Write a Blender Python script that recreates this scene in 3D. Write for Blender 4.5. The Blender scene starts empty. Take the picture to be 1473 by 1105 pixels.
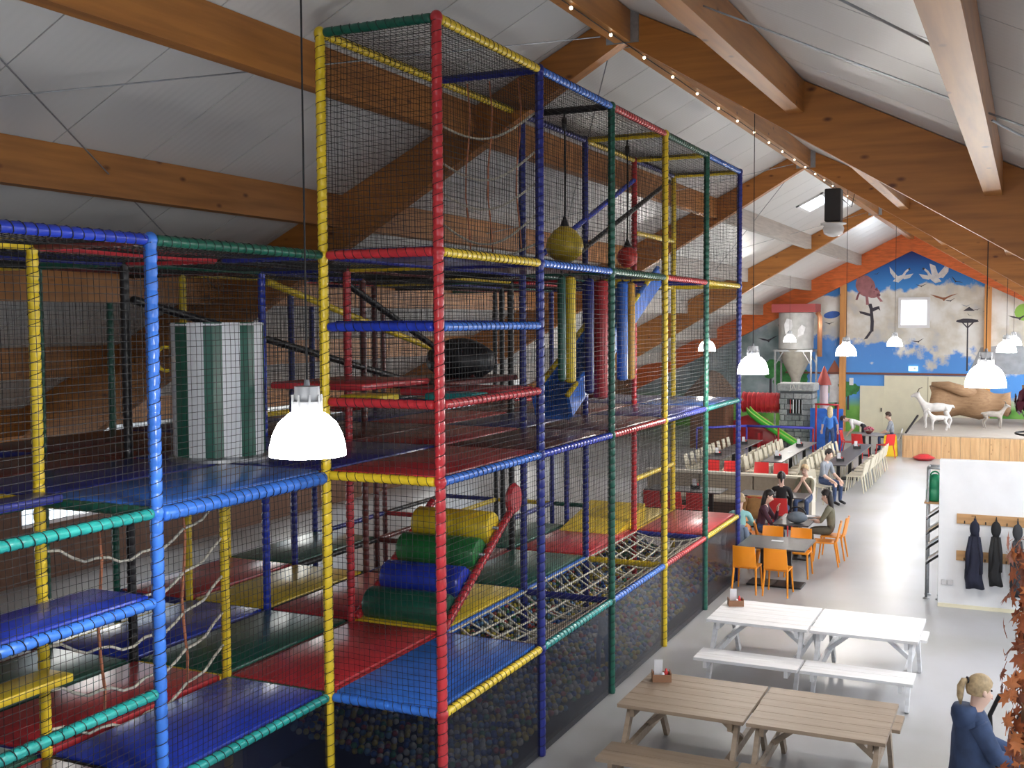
import bpy, bmesh, math, random
from mathutils import Vector, Matrix, Quaternion
random.seed(7)
sc = bpy.context.scene
V = Vector
PI = math.pi

# ------------------------------------------------------------------ camera
F_PX, YAW, PITCH, ROLL = 1592.1, .437, .0556, -.0052
CAM = V((0, 0, 4.65))
fwd = V((-math.sin(YAW) * math.cos(PITCH), math.cos(YAW) * math.cos(PITCH), -math.sin(PITCH)))
r0 = V((math.cos(YAW), math.sin(YAW), 0)); u0 = r0.cross(fwd)
rr = r0 * math.cos(ROLL) + u0 * math.sin(ROLL); uu = u0 * math.cos(ROLL) - r0 * math.sin(ROLL)
cd = bpy.data.cameras.new('camera'); cam = bpy.data.objects.new('camera', cd)
sc.collection.objects.link(cam)
cd.sensor_width = 36; cd.lens = F_PX / 1473 * 36; cd.clip_end = 200; cd.clip_start = .05
mw = Matrix.Identity(4)
for r in range(3):
    mw[r][0] = rr[r]; mw[r][1] = uu[r]; mw[r][2] = -fwd[r]; mw[r][3] = CAM[r]
cam.matrix_world = mw
sc.camera = cam

# ------------------------------------------------------------------ light
sc.view_settings.view_transform = 'Standard'; sc.view_settings.look = 'None'
sc.view_settings.gamma = 1; sc.view_settings.use_curve_mapping = False
sc.view_settings.exposure = 0.95
sc.cycles.use_denoising = True
sc.cycles.max_bounces = 7; sc.cycles.diffuse_bounces = 4; sc.cycles.transparent_max_bounces = 24
sc.cycles.sample_clamp_indirect = 6
w = bpy.data.worlds.new('sky'); sc.world = w; w.use_nodes = True
bg = w.node_tree.nodes['Background']; bg.inputs[0].default_value = (.75, .87, 1, 1); bg.inputs[1].default_value = 1.2

def area_light(name, loc, size, size_y, rot, power, col=(.86, .93, 1)):
    l = bpy.data.lights.new(name, 'AREA'); l.shape = 'RECTANGLE'; l.size = size; l.size_y = size_y
    l.energy = power; l.color = col
    o = bpy.data.objects.new(name, l); sc.collection.objects.link(o); o.location = loc; o.rotation_euler = rot
    return o
# daylight outside the right-hand windows, rear glazing and left windows, and fill under added roof windows
for y, p in ((3, 40), (10, 80), (17, 110), (24, 150), (31, 170), (38, 170), (44, 130)):
    area_light('window_daylight', (7.75, y, 1.75), 5.0, 1.7, (0, math.radians(90), 0), p)
area_light('window_daylight', (1.5, -5.6, 4.3), 9, 2.6, (math.radians(90), 0, 0), 85)
for y in (9, 16, 23, 30, 37):
    area_light('window_daylight', (-16.9, y, 1.7), 4, 1.2, (0, math.radians(-90), 0), 55, (1, .96, .86))
ADDED_ROOFWIN = ((3, 50), (9, 85), (16, 95), (21, 115), (28, 150), (33, 180), (40, 180), (45, 130))  # unseen roof windows, added to light the floor and the play frame
for y, p in ADDED_ROOFWIN:
    area_light('added_roof_fill', (3.0, y, 4.6), 1.3, 2.6, (0, math.radians(26.57), 0), p, (.88, .94, 1))

# ------------------------------------------------------------------ materials
MATS = {}
def mat(name, col, rough=.5, metal=0., noise=0., nscale=8., bump=0., emit=0., alpha=1., spec=.5, col2=None, stretch=(1, 1, 1), coord='Object'):
    if name in MATS: return MATS[name]
    m = bpy.data.materials.new(name); m.use_nodes = True; MATS[name] = m
    nt = m.node_tree; b = nt.nodes['Principled BSDF']
    b.inputs['Base Color'].default_value = (*col, 1); b.inputs['Roughness'].default_value = rough
    b.inputs['Metallic'].default_value = metal; b.inputs['Specular IOR Level'].default_value = spec
    m.diffuse_color = (*col, 1)
    if emit:
        b.inputs['Emission Color'].default_value = (*col, 1); b.inputs['Emission Strength'].default_value = emit
    if noise or bump:
        tc = nt.nodes.new('ShaderNodeTexCoord'); mp = nt.nodes.new('ShaderNodeMapping'); mp.inputs['Scale'].default_value = stretch
        n = nt.nodes.new('ShaderNodeTexNoise'); n.inputs['Scale'].default_value = nscale; n.inputs['Detail'].default_value = 5
        nt.links.new(tc.outputs[coord], mp.inputs[0]); nt.links.new(mp.outputs[0], n.inputs['Vector'])
        if noise:
            mx = nt.nodes.new('ShaderNodeMix'); mx.data_type = 'RGBA'
            c2 = col2 or tuple(c * (1 - noise) for c in col)
            mx.inputs['A'].default_value = (*col, 1); mx.inputs['B'].default_value = (*c2, 1)
            rp = nt.nodes.new('ShaderNodeValToRGB'); rp.color_ramp.elements[0].position = .35; rp.color_ramp.elements[1].position = .68
            nt.links.new(n.outputs['Fac'], rp.inputs[0]); nt.links.new(rp.outputs[0], mx.inputs['Factor'])
            nt.links.new(mx.outputs['Result'], b.inputs['Base Color'])
        if bump:
            bp = nt.nodes.new('ShaderNodeBump'); bp.inputs['Strength'].default_value = bump; bp.inputs['Distance'].default_value = .02
            nt.links.new(n.outputs['Fac'], bp.inputs['Height']); nt.links.new(bp.outputs[0], b.inputs['Normal'])
    if alpha < 1:
        out = nt.nodes['Material Output']; t = nt.nodes.new('ShaderNodeBsdfTransparent'); ms = nt.nodes.new('ShaderNodeMixShader')
        ms.inputs[0].default_value = alpha
        nt.links.new(t.outputs[0], ms.inputs[1]); nt.links.new(b.outputs[0], ms.inputs[2]); nt.links.new(ms.outputs[0], out.inputs[0])
    return m

def wood(name, col, dark, axis='Y', scale=1.0, rough=.5, knots=True):
    if name in MATS: return MATS[name]
    m = bpy.data.materials.new(name); m.use_nodes = True; MATS[name] = m
    nt = m.node_tree; b = nt.nodes['Principled BSDF']; N = nt.nodes.new; L = nt.links.new
    b.inputs['Roughness'].default_value = rough
    tc = N('ShaderNodeTexCoord'); mp = N('ShaderNodeMapping')
    s = {'X': (.35, 5, 5), 'Y': (5, .35, 5), 'Z': (5, 5, .35)}[axis]
    mp.inputs['Scale'].default_value = tuple(v * scale for v in s)
    L(tc.outputs['Object'], mp.inputs[0])
    n = N('ShaderNodeTexNoise'); n.inputs['Scale'].default_value = 2.2; n.inputs['Detail'].default_value = 6; L(mp.outputs[0], n.inputs['Vector'])
    rp = N('ShaderNodeValToRGB'); rp.color_ramp.elements[0].color = (*col, 1); rp.color_ramp.elements[1].color = (*[c * .55 + d * .45 for c, d in zip(col, dark)], 1)
    rp.color_ramp.elements[0].position = .38; rp.color_ramp.elements[1].position = .7
    L(n.outputs['Fac'], rp.inputs[0]); last = rp.outputs[0]
    if knots:
        mp2 = N('ShaderNodeMapping'); mp2.inputs['Scale'].default_value = tuple((1.3 if v < 1 else 2.6) * scale for v in s); L(tc.outputs['Object'], mp2.inputs[0])
        vo = N('ShaderNodeTexVoronoi'); vo.inputs['Scale'].default_value = 1.7; L(mp2.outputs[0], vo.inputs['Vector'])
        r2 = N('ShaderNodeValToRGB'); r2.color_ramp.elements[0].position = .05; r2.color_ramp.elements[1].position = .15
        r2.color_ramp.elements[0].color = (1, 1, 1, 1); r2.color_ramp.elements[1].color = (0, 0, 0, 1)
        L(vo.outputs['Distance'], r2.inputs[0])
        mx = N('ShaderNodeMix'); mx.data_type = 'RGBA'; mx.inputs['B'].default_value = (*dark, 1)
        L(r2.outputs[0], mx.inputs['Factor']); L(last, mx.inputs['A']); last = mx.outputs['Result']
    L(last, b.inputs['Base Color'])
    return m

RED = mat('red_vinyl', (.56, .035, .045), .28, noise=.25, nscale=5)
YEL = mat('yellow_vinyl', (.86, .62, .03), .3, noise=.22, nscale=5)
BLU = mat('blue_vinyl', (.045, .19, .72), .26, noise=.25, nscale=5)
NAV = mat('navy_vinyl', (.02, .03, .24), .28, noise=.3, nscale=5)
ROY = mat('royal_vinyl', (.02, .05, .48), .25, noise=.25, nscale=5)
GRN = mat('green_vinyl', (.012, .115, .075), .3, noise=.3, nscale=5)
TEA = mat('teal_vinyl', (.02, .33, .31), .25, noise=.25, nscale=5)
BLK = mat('black_vinyl', (.012, .012, .014), .4, noise=.3, nscale=5)
LGR = mat('leaf_green_vinyl', (.02, .2, .05), .3, noise=.25, nscale=5)
BRN = mat('maroon_vinyl', (.16, .035, .03), .3, noise=.35, nscale=4)
CORD = mat('black_cord', (.012, .012, .014), .7)
NETM = mat('net_twine', (.007, .007, .008), .7)
ROPE = mat('white_rope', (.72, .68, .56), .8, noise=.25, nscale=30)
OROPE = mat('orange_rope', (.55, .2, .1), .8, noise=.25, nscale=30)
BEAM = wood('rafter_wood', (.5, .19, .035), (.12, .032, .008), 'X', 1.0, .42)
PURL = wood('purlin_wood', (.46, .19, .045), (.12, .04, .015), 'Y', 1.0, .45)
PURLW = mat('whitewashed_purlin', (.5, .46, .42), .6, noise=.2, nscale=4, stretch=(5, .3, 5))
ORNG = mat('orange_stained_timber', (.8, .17, .03), .45, noise=.3, nscale=3, stretch=(1, 5, 5))
STEEL = mat('galvanised_steel', (.42, .44, .46), .4, metal=.8, noise=.2, nscale=20)
DARKM = mat('black_metal', (.015, .015, .017), .45)
WHITE = mat('white_paint', (.84, .85, .88), .6, noise=.06, nscale=3)
CREAM = mat('cream_paint', (.8, .76, .58), .5, noise=.06, nscale=3)
GLOW = mat('lamp_glow', (1, .97, .92), .4, emit=24)
GREYP = mat('grey_plastic', (.3, .31, .33), .45)
CHAIRC = mat('cream_plastic', (.6, .55, .43), .45)
CHAIRO = mat('orange_plastic', (.88, .3, .015), .4)
CHAIRR = mat('red_plastic', (.62, .03, .03), .4)
TABG = mat('dark_grey_laminate', (.075, .073, .08), .33, noise=.2, nscale=12)
TWHITE = wood('white_table_wood', (.82, .82, .84), (.55, .53, .5), 'X', 1.5, .45, False)
TBROWN = wood('brown_table_wood', (.33, .25, .18), (.18, .12, .075), 'X', 1.5, .5, False)
STAGEW = wood('stage_pine', (.66, .43, .22), (.3, .14, .05), 'Z', 1.6, .55)
DECKW = mat('weathered_deck', (.42, .38, .34), .7, noise=.25, nscale=6, stretch=(.3, 6, 1))
STONE = [mat('stone_%s' % n, c, .8, noise=.3, nscale=14, bump=.3) for n, c in (('light', (.42, .44, .45)), ('mid', (.32, .34, .35)), ('dark', (.24, .26, .27)))]
SKIN = mat('skin', (.62, .38, .28), .55)
SKINL = mat('light_skin', (.7, .46, .36), .55)

# ------------------------------------------------------------------ mesh helpers
class MB:
    def __init__(s): s.v = []; s.f = []; s.m = []; s.cur = 0
    def add(s, vs, fs):
        o = len(s.v); s.v += [tuple(x) for x in vs]; s.f += [tuple(i + o for i in f) for f in fs]; s.m += [s.cur] * len(fs); return s
    def box(s, c, d, R=None):
        c = V(c); h = V(d) / 2
        vs = [V((x, y, z)) for x in (-h.x, h.x) for y in (-h.y, h.y) for z in (-h.z, h.z)]
        if R is not None: vs = [R @ v for v in vs]
        return s.add([v + c for v in vs], [(0, 1, 3, 2), (4, 6, 7, 5), (0, 4, 5, 1), (2, 3, 7, 6), (0, 2, 6, 4), (1, 5, 7, 3)])
    def bar(s, a, b, wd, th, up=(0, 0, 1)):
        a = V(a); b = V(b); z = (b - a).normalized(); x = V(up).cross(z)
        if x.length < 1e-4: x = V((1, 0, 0)).cross(z)
        x.normalize(); y = z.cross(x); R = Matrix((x, y, z)).transposed()
        return s.box((a + b) / 2, (wd, th, (b - a).length), R)
    def rbox(s, c, d, r, R=None):
        # box with rounded vertical profile: bevelled edges
        bm = bmesh.new(); bmesh.ops.create_cube(bm, size=1)
        for v in bm.verts: v.co = V((v.co.x * d[0], v.co.y * d[1], v.co.z * d[2]))
        bmesh.ops.bevel(bm, geom=bm.edges[:], offset=r, segments=2, affect='EDGES', profile=.5)
        vs = [(R @ v.co if R is not None else v.co) + V(c) for v in bm.verts]; bm.verts.index_update()
        fs = [tuple(v.index for v in f.verts) for f in bm.faces]; bm.free(); return s.add(vs, fs)
    def tube(s, pts, r, n=6, caps=True, closed=False):
        pts = [V(p) for p in pts]; rs = r if isinstance(r, (list, tuple)) else [r] * len(pts)
        k = len(pts); vs = []; prev = None
        for i, p in enumerate(pts):
            if closed: t = pts[(i + 1) % k] - pts[i - 1]
            else: t = pts[min(i + 1, k - 1)] - pts[max(i - 1, 0)]
            t.normalize()
            if prev is None:
                x = V((0, 0, 1)).cross(t)
                if x.length < 1e-3: x = V((1, 0, 0)).cross(t)
            else: x = prev - t * prev.dot(t)
            x.normalize(); prev = x; y = t.cross(x)
            for j in range(n):
                a = 2 * PI * j / n; vs.append(p + (x * math.cos(a) + y * math.sin(a)) * rs[i])
        fs = []
        for i in range(k if closed else k - 1):
            i2 = (i + 1) % k
            for j in range(n): fs.append((i * n + j, i * n + (j + 1) % n, i2 * n + (j + 1) % n, i2 * n + j))
        if caps and not closed: fs += [tuple(range(n - 1, -1, -1)), tuple((k - 1) * n + j for j in range(n))]
        return s.add(vs, fs)
    def lathe(s, prof, n=16, c=(0, 0, 0), a0=0, a1=2 * PI):
        c = V(c); full = abs(a1 - a0 - 2 * PI) < 1e-6; m = n if full else n + 1; vs = []; fs = []
        for r, z in prof:
            for j in range(m):
                a = a0 + (a1 - a0) * j / n; vs.append(c + V((r * math.cos(a), r * math.sin(a), z)))
        for i in range(len(prof) - 1):
            for j in range(n):
                j2 = (j + 1) % m; fs.append((i * m + j, i * m + j2, (i + 1) * m + j2, (i + 1) * m + j))
        if full:
            if prof[0][0] > 1e-4: fs.append(tuple(range(m - 1, -1, -1)))
            if prof[-1][0] > 1e-4: fs.append(tuple((len(prof) - 1) * m + j for j in range(m)))
        return s.add(vs, fs)
    def sphere(s, c, r, n=12, k=8):
        c = V(c); r = V(r) if hasattr(r, '__len__') else V((r, r, r)); vs = []; fs = []
        for i in range(k + 1):
            t = PI * i / k
            for j in range(n):
                a = 2 * PI * j / n; vs.append(c + V((r.x * math.sin(t) * math.cos(a), r.y * math.sin(t) * math.sin(a), r.z * math.cos(t))))
        for i in range(k):
            for j in range(n): fs.append((i * n + j, (i + 1) * n + j, (i + 1) * n + (j + 1) % n, i * n + (j + 1) % n))
        return s.add(vs, fs)
    def prism(s, poly, off, d):
        # poly: 3D points, extruded along d
        poly = [V(p) + V(off) for p in poly]; d = V(d); n = len(poly)
        return s.add(poly + [p + d for p in poly], [tuple(range(n - 1, -1, -1)), tuple(range(n, 2 * n))] + [(i, (i + 1) % n, n + (i + 1) % n, n + i) for i in range(n)])
    def loft(s, secs, cap=True):
        n = len(secs[0]); vs = [p for q in secs for p in q]; fs = []
        for i in range(len(secs) - 1):
            for j in range(n): fs.append((i * n + j, i * n + (j + 1) % n, (i + 1) * n + (j + 1) % n, (i + 1) * n + j))
        if cap: fs += [tuple(range(n - 1, -1, -1)), tuple((len(secs) - 1) * n + j for j in range(n))]
        return s.add(vs, fs)
    def mesh(s, name, mats, smooth=False):
        me = bpy.data.meshes.new(name); me.from_pydata(s.v, [], s.f); me.update()
        for m in (mats if isinstance(mats, (list, tuple)) else [mats]): me.materials.append(m)
        if any(s.m): me.polygons.foreach_set('material_index', s.m)
        if smooth:
            me.polygons.foreach_set('use_smooth', [True] * len(me.polygons))
            if smooth == 'auto':
                try: me.set_sharp_from_angle(angle=.7)
                except Exception: pass
        return me
    def build(s, name, mats, parent=None, smooth=False, loc=None):
        return obj(name, s.mesh(name, mats, smooth), parent, loc)

def obj(name, me, parent=None, loc=None, rot=None, scale=None):
    o = bpy.data.objects.new(name, me); sc.collection.objects.link(o)
    if loc is not None: o.location = loc
    if rot is not None:
        if isinstance(rot, Quaternion): o.rotation_mode = 'QUATERNION'; o.rotation_quaternion = rot
        else: o.rotation_euler = rot
    if scale is not None: o.scale = scale
    if parent is not None: o.parent = parent
    return o
def tag(o, label=None, cat=None, group=None, kind=None):
    if label: o['label'] = label
    if cat: o['category'] = cat
    if group: o['group'] = group
    if kind: o['kind'] = kind
    return o
def thing(name, label, cat, loc=(0, 0, 0), rz=0, group=None):
    o = bpy.data.objects.new(name, None); sc.collection.objects.link(o); o.location = loc; o.rotation_euler = (0, 0, rz)
    o.empty_display_size = .1
    return tag(o, label, cat, group)
def copy_tree(o, parent=None):
    c = o.copy(); sc.collection.objects.link(c); c.parent = parent
    for ch in o.children: copy_tree(ch, c)
    return c
def dup(o, loc, rz, label=None, group=None):
    c = copy_tree(o); c.location = loc; c.rotation_euler = (0, 0, rz)
    return tag(c, label, None, group)
def arc(c, r, a0, a1, n, plane='XZ'):
    out = []
    for i in range(n + 1):
        a = a0 + (a1 - a0) * i / n; x, y = r * math.cos(a), r * math.sin(a)
        out.append(V(c) + (V((x, 0, y)) if plane == 'XZ' else V((x, y, 0)) if plane == 'XY' else V((0, x, y))))
    return out

# ================================================================== THE SHELL
RX, RZ, SL = -4.4, 8.35, .5          # ridge position, height of the roof underside, slope
XL, XR, YB, YF = -16.2, 7.4, -5.2, 48.05
FRAMES = (.85, 12.65, 24.45, 36.25)
def roof(x): return RZ - SL * abs(x - RX)

FLOORM = mat('polished_concrete', (.41, .415, .44), .33, noise=.2, nscale=.55, col2=(.33, .33, .32))
fl = MB().box(((XL + XR) / 2, (YB + YF) / 2, -.05), (XR - XL + .6, YF - YB + .6, .1)).build('floor', FLOORM); tag(fl, 'grey polished concrete floor of the hall', 'floor', kind='structure')

def ceil_mat():
    m = bpy.data.materials.new('white_roof_panel'); m.use_nodes = True; nt = m.node_tree; b = nt.nodes['Principled BSDF']; N = nt.nodes.new; L = nt.links.new
    b.inputs['Roughness'].default_value = .35
    tc = N('ShaderNodeTexCoord'); n = N('ShaderNodeTexNoise'); n.inputs['Scale'].default_value = .4; n.inputs['Detail'].default_value = 4
    L(tc.outputs['Object'], n.inputs['Vector'])
    rp = N('ShaderNodeValToRGB'); rp.color_ramp.elements[0].color = (.74, .74, .73, 1); rp.color_ramp.elements[1].color = (.62, .62, .6, 1)
    L(n.outputs['Fac'], rp.inputs[0]); L(rp.outputs[0], b.inputs['Base Color'])
    wv = N('ShaderNodeTexWave'); wv.bands_direction = 'Y'; wv.inputs['Scale'].default_value = 3.2; wv.inputs['Distortion'].default_value = 0
    L(tc.outputs['Object'], wv.inputs['Vector']); bp = N('ShaderNodeBump'); bp.inputs['Strength'].default_value = .12; bp.inputs['Distance'].default_value = .01
    L(wv.outputs['Fac'], bp.inputs['Height']); L(bp.outputs[0], b.inputs['Normal'])
    return m
CEIL = ceil_mat()
ceilings = []
for sgn, xe in ((-1, XL - .3), (1, XR + .3)):
    mb = MB(); y = YB - .3
    seg = [YB - .3] + [YB + 1.12 + 1.18 * k for k in range(46)] ; seg = [s for s in seg if s < YF] + [YF + .3]
    # roof panels as separate boards with a shallow joint between them
    for a, b in zip(seg[:-1], seg[1:]):
        a2, b2 = a + .008, b - .008
        mb.add([(RX, a2, RZ), (RX, b2, RZ), (xe, b2, roof(xe)), (xe, a2, roof(xe)), (RX, a2, RZ + .1), (RX, b2, RZ + .1), (xe, b2, roof(xe) + .1), (xe, a2, roof(xe) + .1)],
               [(0, 1, 2, 3), (7, 6, 5, 4), (0, 4, 5, 1), (1, 5, 6, 2), (2, 6, 7, 3), (3, 7, 4, 0)])
    mb.add([(RX, YB - .3, RZ + .11), (RX, YF + .3, RZ + .11), (xe, YF + .3, roof(xe) + .11), (xe, YB - .3, roof(xe) + .11)], [(0, 1, 2, 3)])
    c = mb.build('ceiling', CEIL); ceilings.append(c)
    tag(c, 'white panelled roof slope descending to the %s eaves' % ('dark play area' if sgn < 0 else 'glazed'), 'ceiling', kind='structure')

def rafter(y, sgn, parent, m, th=.2, d0=.38, d1=1.15, flat=False):
    xe = XL if sgn < 0 else XR
    b0, b1 = (RZ - .0 - d0), (roof(xe) - d1)
    pts = [(RX, y - th / 2, RZ - .01), (xe, y - th / 2, roof(xe) - .01), (xe, y - th / 2, b1), (RX, y - th / 2, b0)]
    return MB().prism(pts, (0, 0, 0), (0, th, 0)).build('rafter', m, parent)
for y in FRAMES:
    rafter(y, -1, ceilings[0], BEAM, .2, .4, 1.35); rafter(y, 1, ceilings[1], BEAM, .2, .4, 1.8)
    for par, s in ((ceilings[0], -1), (ceilings[1], 1)):   # ridge brackets
        MB().box((RX + s * .1, y - .112, RZ - .22), (.2, .02, .42)).box((RX + s * .1, y + .112, RZ - .22), (.2, .02, .42)).build('steel_bracket', STEEL, par)
rafter(YF - .16, -1, ceilings[0], ORNG, .24, .88, .9); rafter(YF - .16, 1, ceilings[1], ORNG, .24, .88, .9)
ends = [YB] + list(FRAMES) + [YF - .16]
for par, s in ((ceilings[0], -1), (ceilings[1], 1)):
    for k in range(1, 6):
        x = RX + s * 2.02 * k
        for j in range(len(ends) - 1):
            y0, y1 = ends[j] + .1, ends[j + 1] - .1
            z = roof(x)
            mb = MB(); hw = .085
            mb.prism([(x - hw, y0, roof(x - hw) - .01), (x + hw, y0, roof(x + hw) - .01), (x + hw, y0, z - .4), (x - hw, y0, z - .4)], (0, 0, 0), (0, y1 - y0, 0))
            mb.build('purlin', PURLW if (s < 0 and j >= 3) else PURL, par)
for j in range(len(ends) - 1):
    y0, y1 = ends[j] + .1, ends[j + 1] - .1
    MB().prism([(RX - .1, y0, RZ - .06), (RX + .1, y0, RZ - .06), (RX + .1, y0, RZ - .42), (RX - .1, y0, RZ - .42)], (0, 0, 0), (0, y1 - y0, 0)).build('ridge_beam', PURL, ceilings[0])
for k, (y, p) in enumerate(ADDED_ROOFWIN + ((31, 0),)):  # right-slope windows are added out of view for light; the left one is real
    x = 3.0 if p else -5.35; hx, hy = (.7, 1.4) if p else (.35, .8); sg = -SL if x > RX else SL
    Rw = Matrix.Rotation(math.atan(SL) * (1 if x > RX else -1), 3, 'Y'); mb = MB()
    for dx, dy, sx, sy in ((-hx, 0, .08, 2 * hy + .08), (hx, 0, .08, 2 * hy + .08), (0, -hy, 2 * hx + .08, .08), (0, hy, 2 * hx + .08, .08)): mb.box(V((x, y, roof(x) - .02)) + Rw @ V((dx, dy, 0)), (sx, sy, .05), Rw)
    wo = mb.build('window_%d' % (k + 20), mat('white_frame', (.8, .8, .8), .5)); tag(wo, 'white framed roof window, added out of view except on the left slope', 'window', kind='structure', group='roof windows')
    MB().box((x, y, roof(x) - .006), (2 * hx, 2 * hy, .008), Rw).build('pane', mat('daylit_pane', (.82, .92, 1), .3, emit=2.5), wo)
# bracing rods in the roof plane
def rod(a, b, par): MB().tube([a, b], .008, 6).build('bracing_rod', STEEL, par)
def rp_(x, y, d=.22): return (x, y, roof(x) - d)
for j, (ya, yb) in enumerate(zip((.85, 12.65, 24.45), (12.65, 24.45, 36.25))):
    rod(rp_(RX - .25, ya + .2), rp_(-10.4, yb - .2), ceilings[0]); rod(rp_(-10.4, ya + .2), rp_(RX - .25, yb - .2), ceilings[0])
rod(rp_(-2.45, 8.4, .25), rp_(1.4, 8.0, .25), ceilings[1]); rod(rp_(-.25, 8.1, .3), rp_(1.6, 10.2, .25), ceilings[1]); rod(rp_(-2.2, 5.5), rp_(-.3, 6.9), ceilings[1])
# light string on the ridge beam
ls = thing('light_string', 'string of small bulbs clipped along the ridge beam', 'light string', (RX + .1, 9, RZ - .43))
MB().tube([(-.05, y * .9, -.012 - .006 * (y % 2)) for y in range(26)], .006, 5).build('cable', CORD, ls)
for k in range(18):
    MB().sphere((-.05, .6 + k * 1.2, -.03), .02, 8, 6).build('bulb', mat('warm_bulb', (1, .85, .6), .4, emit=3), ls, True)

# ---- far wall mural
def mural_mat():
    m = bpy.data.materials.new('painted_sky_mural'); m.use_nodes = True; nt = m.node_tree; b = nt.nodes['Principled BSDF']; N = nt.nodes.new; L = nt.links.new
    b.inputs['Roughness'].default_value = .7
    tc = N('ShaderNodeTexCoord'); sp = N('ShaderNodeSeparateXYZ'); L(tc.outputs['Object'], sp.inputs[0])
    n1 = N('ShaderNodeTexNoise'); n1.inputs['Scale'].default_value = .8; n1.inputs['Detail'].default_value = 7; n1.inputs['Roughness'].default_value = .6
    L(tc.outputs['Object'], n1.inputs['Vector'])
    n2 = N('ShaderNodeTexNoise'); n2.inputs['Scale'].default_value = 1.1; n2.inputs['Detail'].default_value = 6; L(tc.outputs['Object'], n2.inputs['Vector'])
    def ramp(src, els, interp='LINEAR'):
        r = N('ShaderNodeValToRGB'); cr = r.color_ramp; cr.interpolation = interp
        while len(cr.elements) < len(els): cr.elements.new(.5)
        for e, (p, c) in zip(cr.elements, els): e.position = p; e.color = (*c, 1) if len(c) == 3 else c
        L(src, r.inputs[0]); return r.outputs[0]
    def math_(op, a, bb):
        x = N('ShaderNodeMath'); x.operation = op
        for i, q in enumerate((a, bb)):
            if isinstance(q, (int, float)): x.inputs[i].default_value = q
            else: L(q, x.inputs[i])
        return x.outputs[0]
    zn = math_('DIVIDE', sp.outputs['Z'], 8.0)
    g = lambda v: (v, v, v)
    # cloud cover as painted: a broad bank between 3.9 and 6.1 m, patches lower down, none at the apex
    cov = ramp(zn, [(.29, g(.16)), (.36, g(.34)), (.45, g(.42)), (.52, g(.72)), (.68, g(.74)), (.76, g(.36)), (.85, g(.0))])
    # more cloud to the right
    xr = math_('MULTIPLY', math_('ADD', sp.outputs['X'], 5.0), .05)
    s = math_('ADD', math_('ADD', cov, n1.outputs['Fac']), xr)
    mask = ramp(s, [(.9, g(0)), (.97, g(1))])
    cloud = ramp(n2.outputs['Fac'], [(.3, (.5, .52, .56)), (.45, (.66, .62, .54)), (.58, (.8, .79, .76)), (.7, (.86, .86, .85))])
    sky = ramp(zn, [(.3, (.1, .33, .8)), (.55, (.1, .27, .72)), (.75, (.06, .3, .78)), (.86, (.02, .14, .5)), (.93, (.012, .03, .2))])
    mx = N('ShaderNodeMix'); mx.data_type = 'RGBA'; L(mask, mx.inputs['Factor']); L(sky, mx.inputs['A']); L(cloud, mx.inputs['B'])
    # misty woodland on the far left
    mist = ramp(n2.outputs['Fac'], [(.35, (.16, .24, .24)), (.55, (.34, .42, .45)), (.7, (.5, .56, .58))])
    lm = ramp(math_('MULTIPLY', math_('ADD', sp.outputs['X'], 12.0), .2), [(.45, g(1)), (.75, g(0))])
    lo = ramp(zn, [(.5, g(1)), (.62, g(.55))])
    mm = math_('MULTIPLY', lm, lo)
    m2 = N('ShaderNodeMix'); m2.data_type = 'RGBA'; L(mm, m2.inputs['Factor']); L(mx.outputs['Result'], m2.inputs['A']); L(mist, m2.inputs['B'])
    # meadow at the foot
    gr = ramp(n2.outputs['Fac'], [(.35, (.1, .32, .05)), (.6, (.22, .5, .1))])
    gm = ramp(zn, [(.13, g(1)), (.19, g(0))])
    m3 = N('ShaderNodeMix'); m3.data_type = 'RGBA'; L(gm, m3.inputs['Factor']); L(m2.outputs['Result'], m3.inputs['A']); L(gr, m3.inputs['B'])
    L(m3.outputs['Result'], b.inputs['Base Color'])
    return m
wx0, wx1, wz0, wz1 = -4.78, -3.78, 4.45, 5.48
far = MB()
def gable(mb, y, t):
    h = lambda x: roof(x) - .02
    for a, b in ((XL, wx0), (wx1, XR)):
        xs = [a] + ([RX] if a < RX < b else []) + [b]
        for p, q in zip(xs[:-1], xs[1:]): mb.prism([(p, y, 0), (q, y, 0), (q, y, h(q)), (p, y, h(p))], (0, 0, 0), (0, t, 0))
    mb.prism([(wx0, y, 0), (wx1, y, 0), (wx1, y, wz0), (wx0, y, wz0)], (0, 0, 0), (0, t, 0))
    mb.prism([(wx0, y, wz1), (wx1, y, wz1), (wx1, y, h(wx1)), (RX, y, h(RX)), (wx0, y, h(wx0))], (0, 0, 0), (0, t, 0))
gable(far, YF, .15)
wall_far = far.build('wall_far', mural_mat()); tag(wall_far, 'gable wall painted with blue sky, clouds and birds', 'wall', kind='structure')
# gable window
win = MB()
for (c, d) in (((-4.28, YF - .03, wz1 + .05), (1.22, .1, .12)), ((-4.28, YF - .03, wz0 - .05), (1.22, .1, .12)), ((wx0 - .05, YF - .03, 4.965), (.12, .1, 1.0)), ((wx1 + .05, YF - .03, 4.965), (.12, .1, 1.0))): win.box(c, d)
wo = win.build('window_1', WHITE); tag(wo, 'square white framed window high in the painted gable', 'window', kind='structure')
GLASS = mat('window_glass', (.9, .97, 1), .1, alpha=.12)
MB().box((-4.28, YF + .06, 4.965), (1.0, .02, 1.03)).build('pane', GLASS, wo)
area_light('window_daylight', (-4.28, YF + .5, 4.965), 1.6, 1.6, (math.radians(-90), 0, 0), 150)
# posts and dark beam on the gable wall
for x in (-7.07, -1.5):
    MB().box((x, YF - .09, (roof(x) - .85) / 2), (.26, .18, roof(x) - .85)).build('post', wood('gable_post', (.72, .34, .1), (.4, .13, .04), 'Z'), wall_far)
MB().box((-5.2, YF - .04, 2.45), (8.5, .08, .08)).build('dado_rail', mat('brown_rail', (.2, .07, .05), .5), wall_far)
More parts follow.
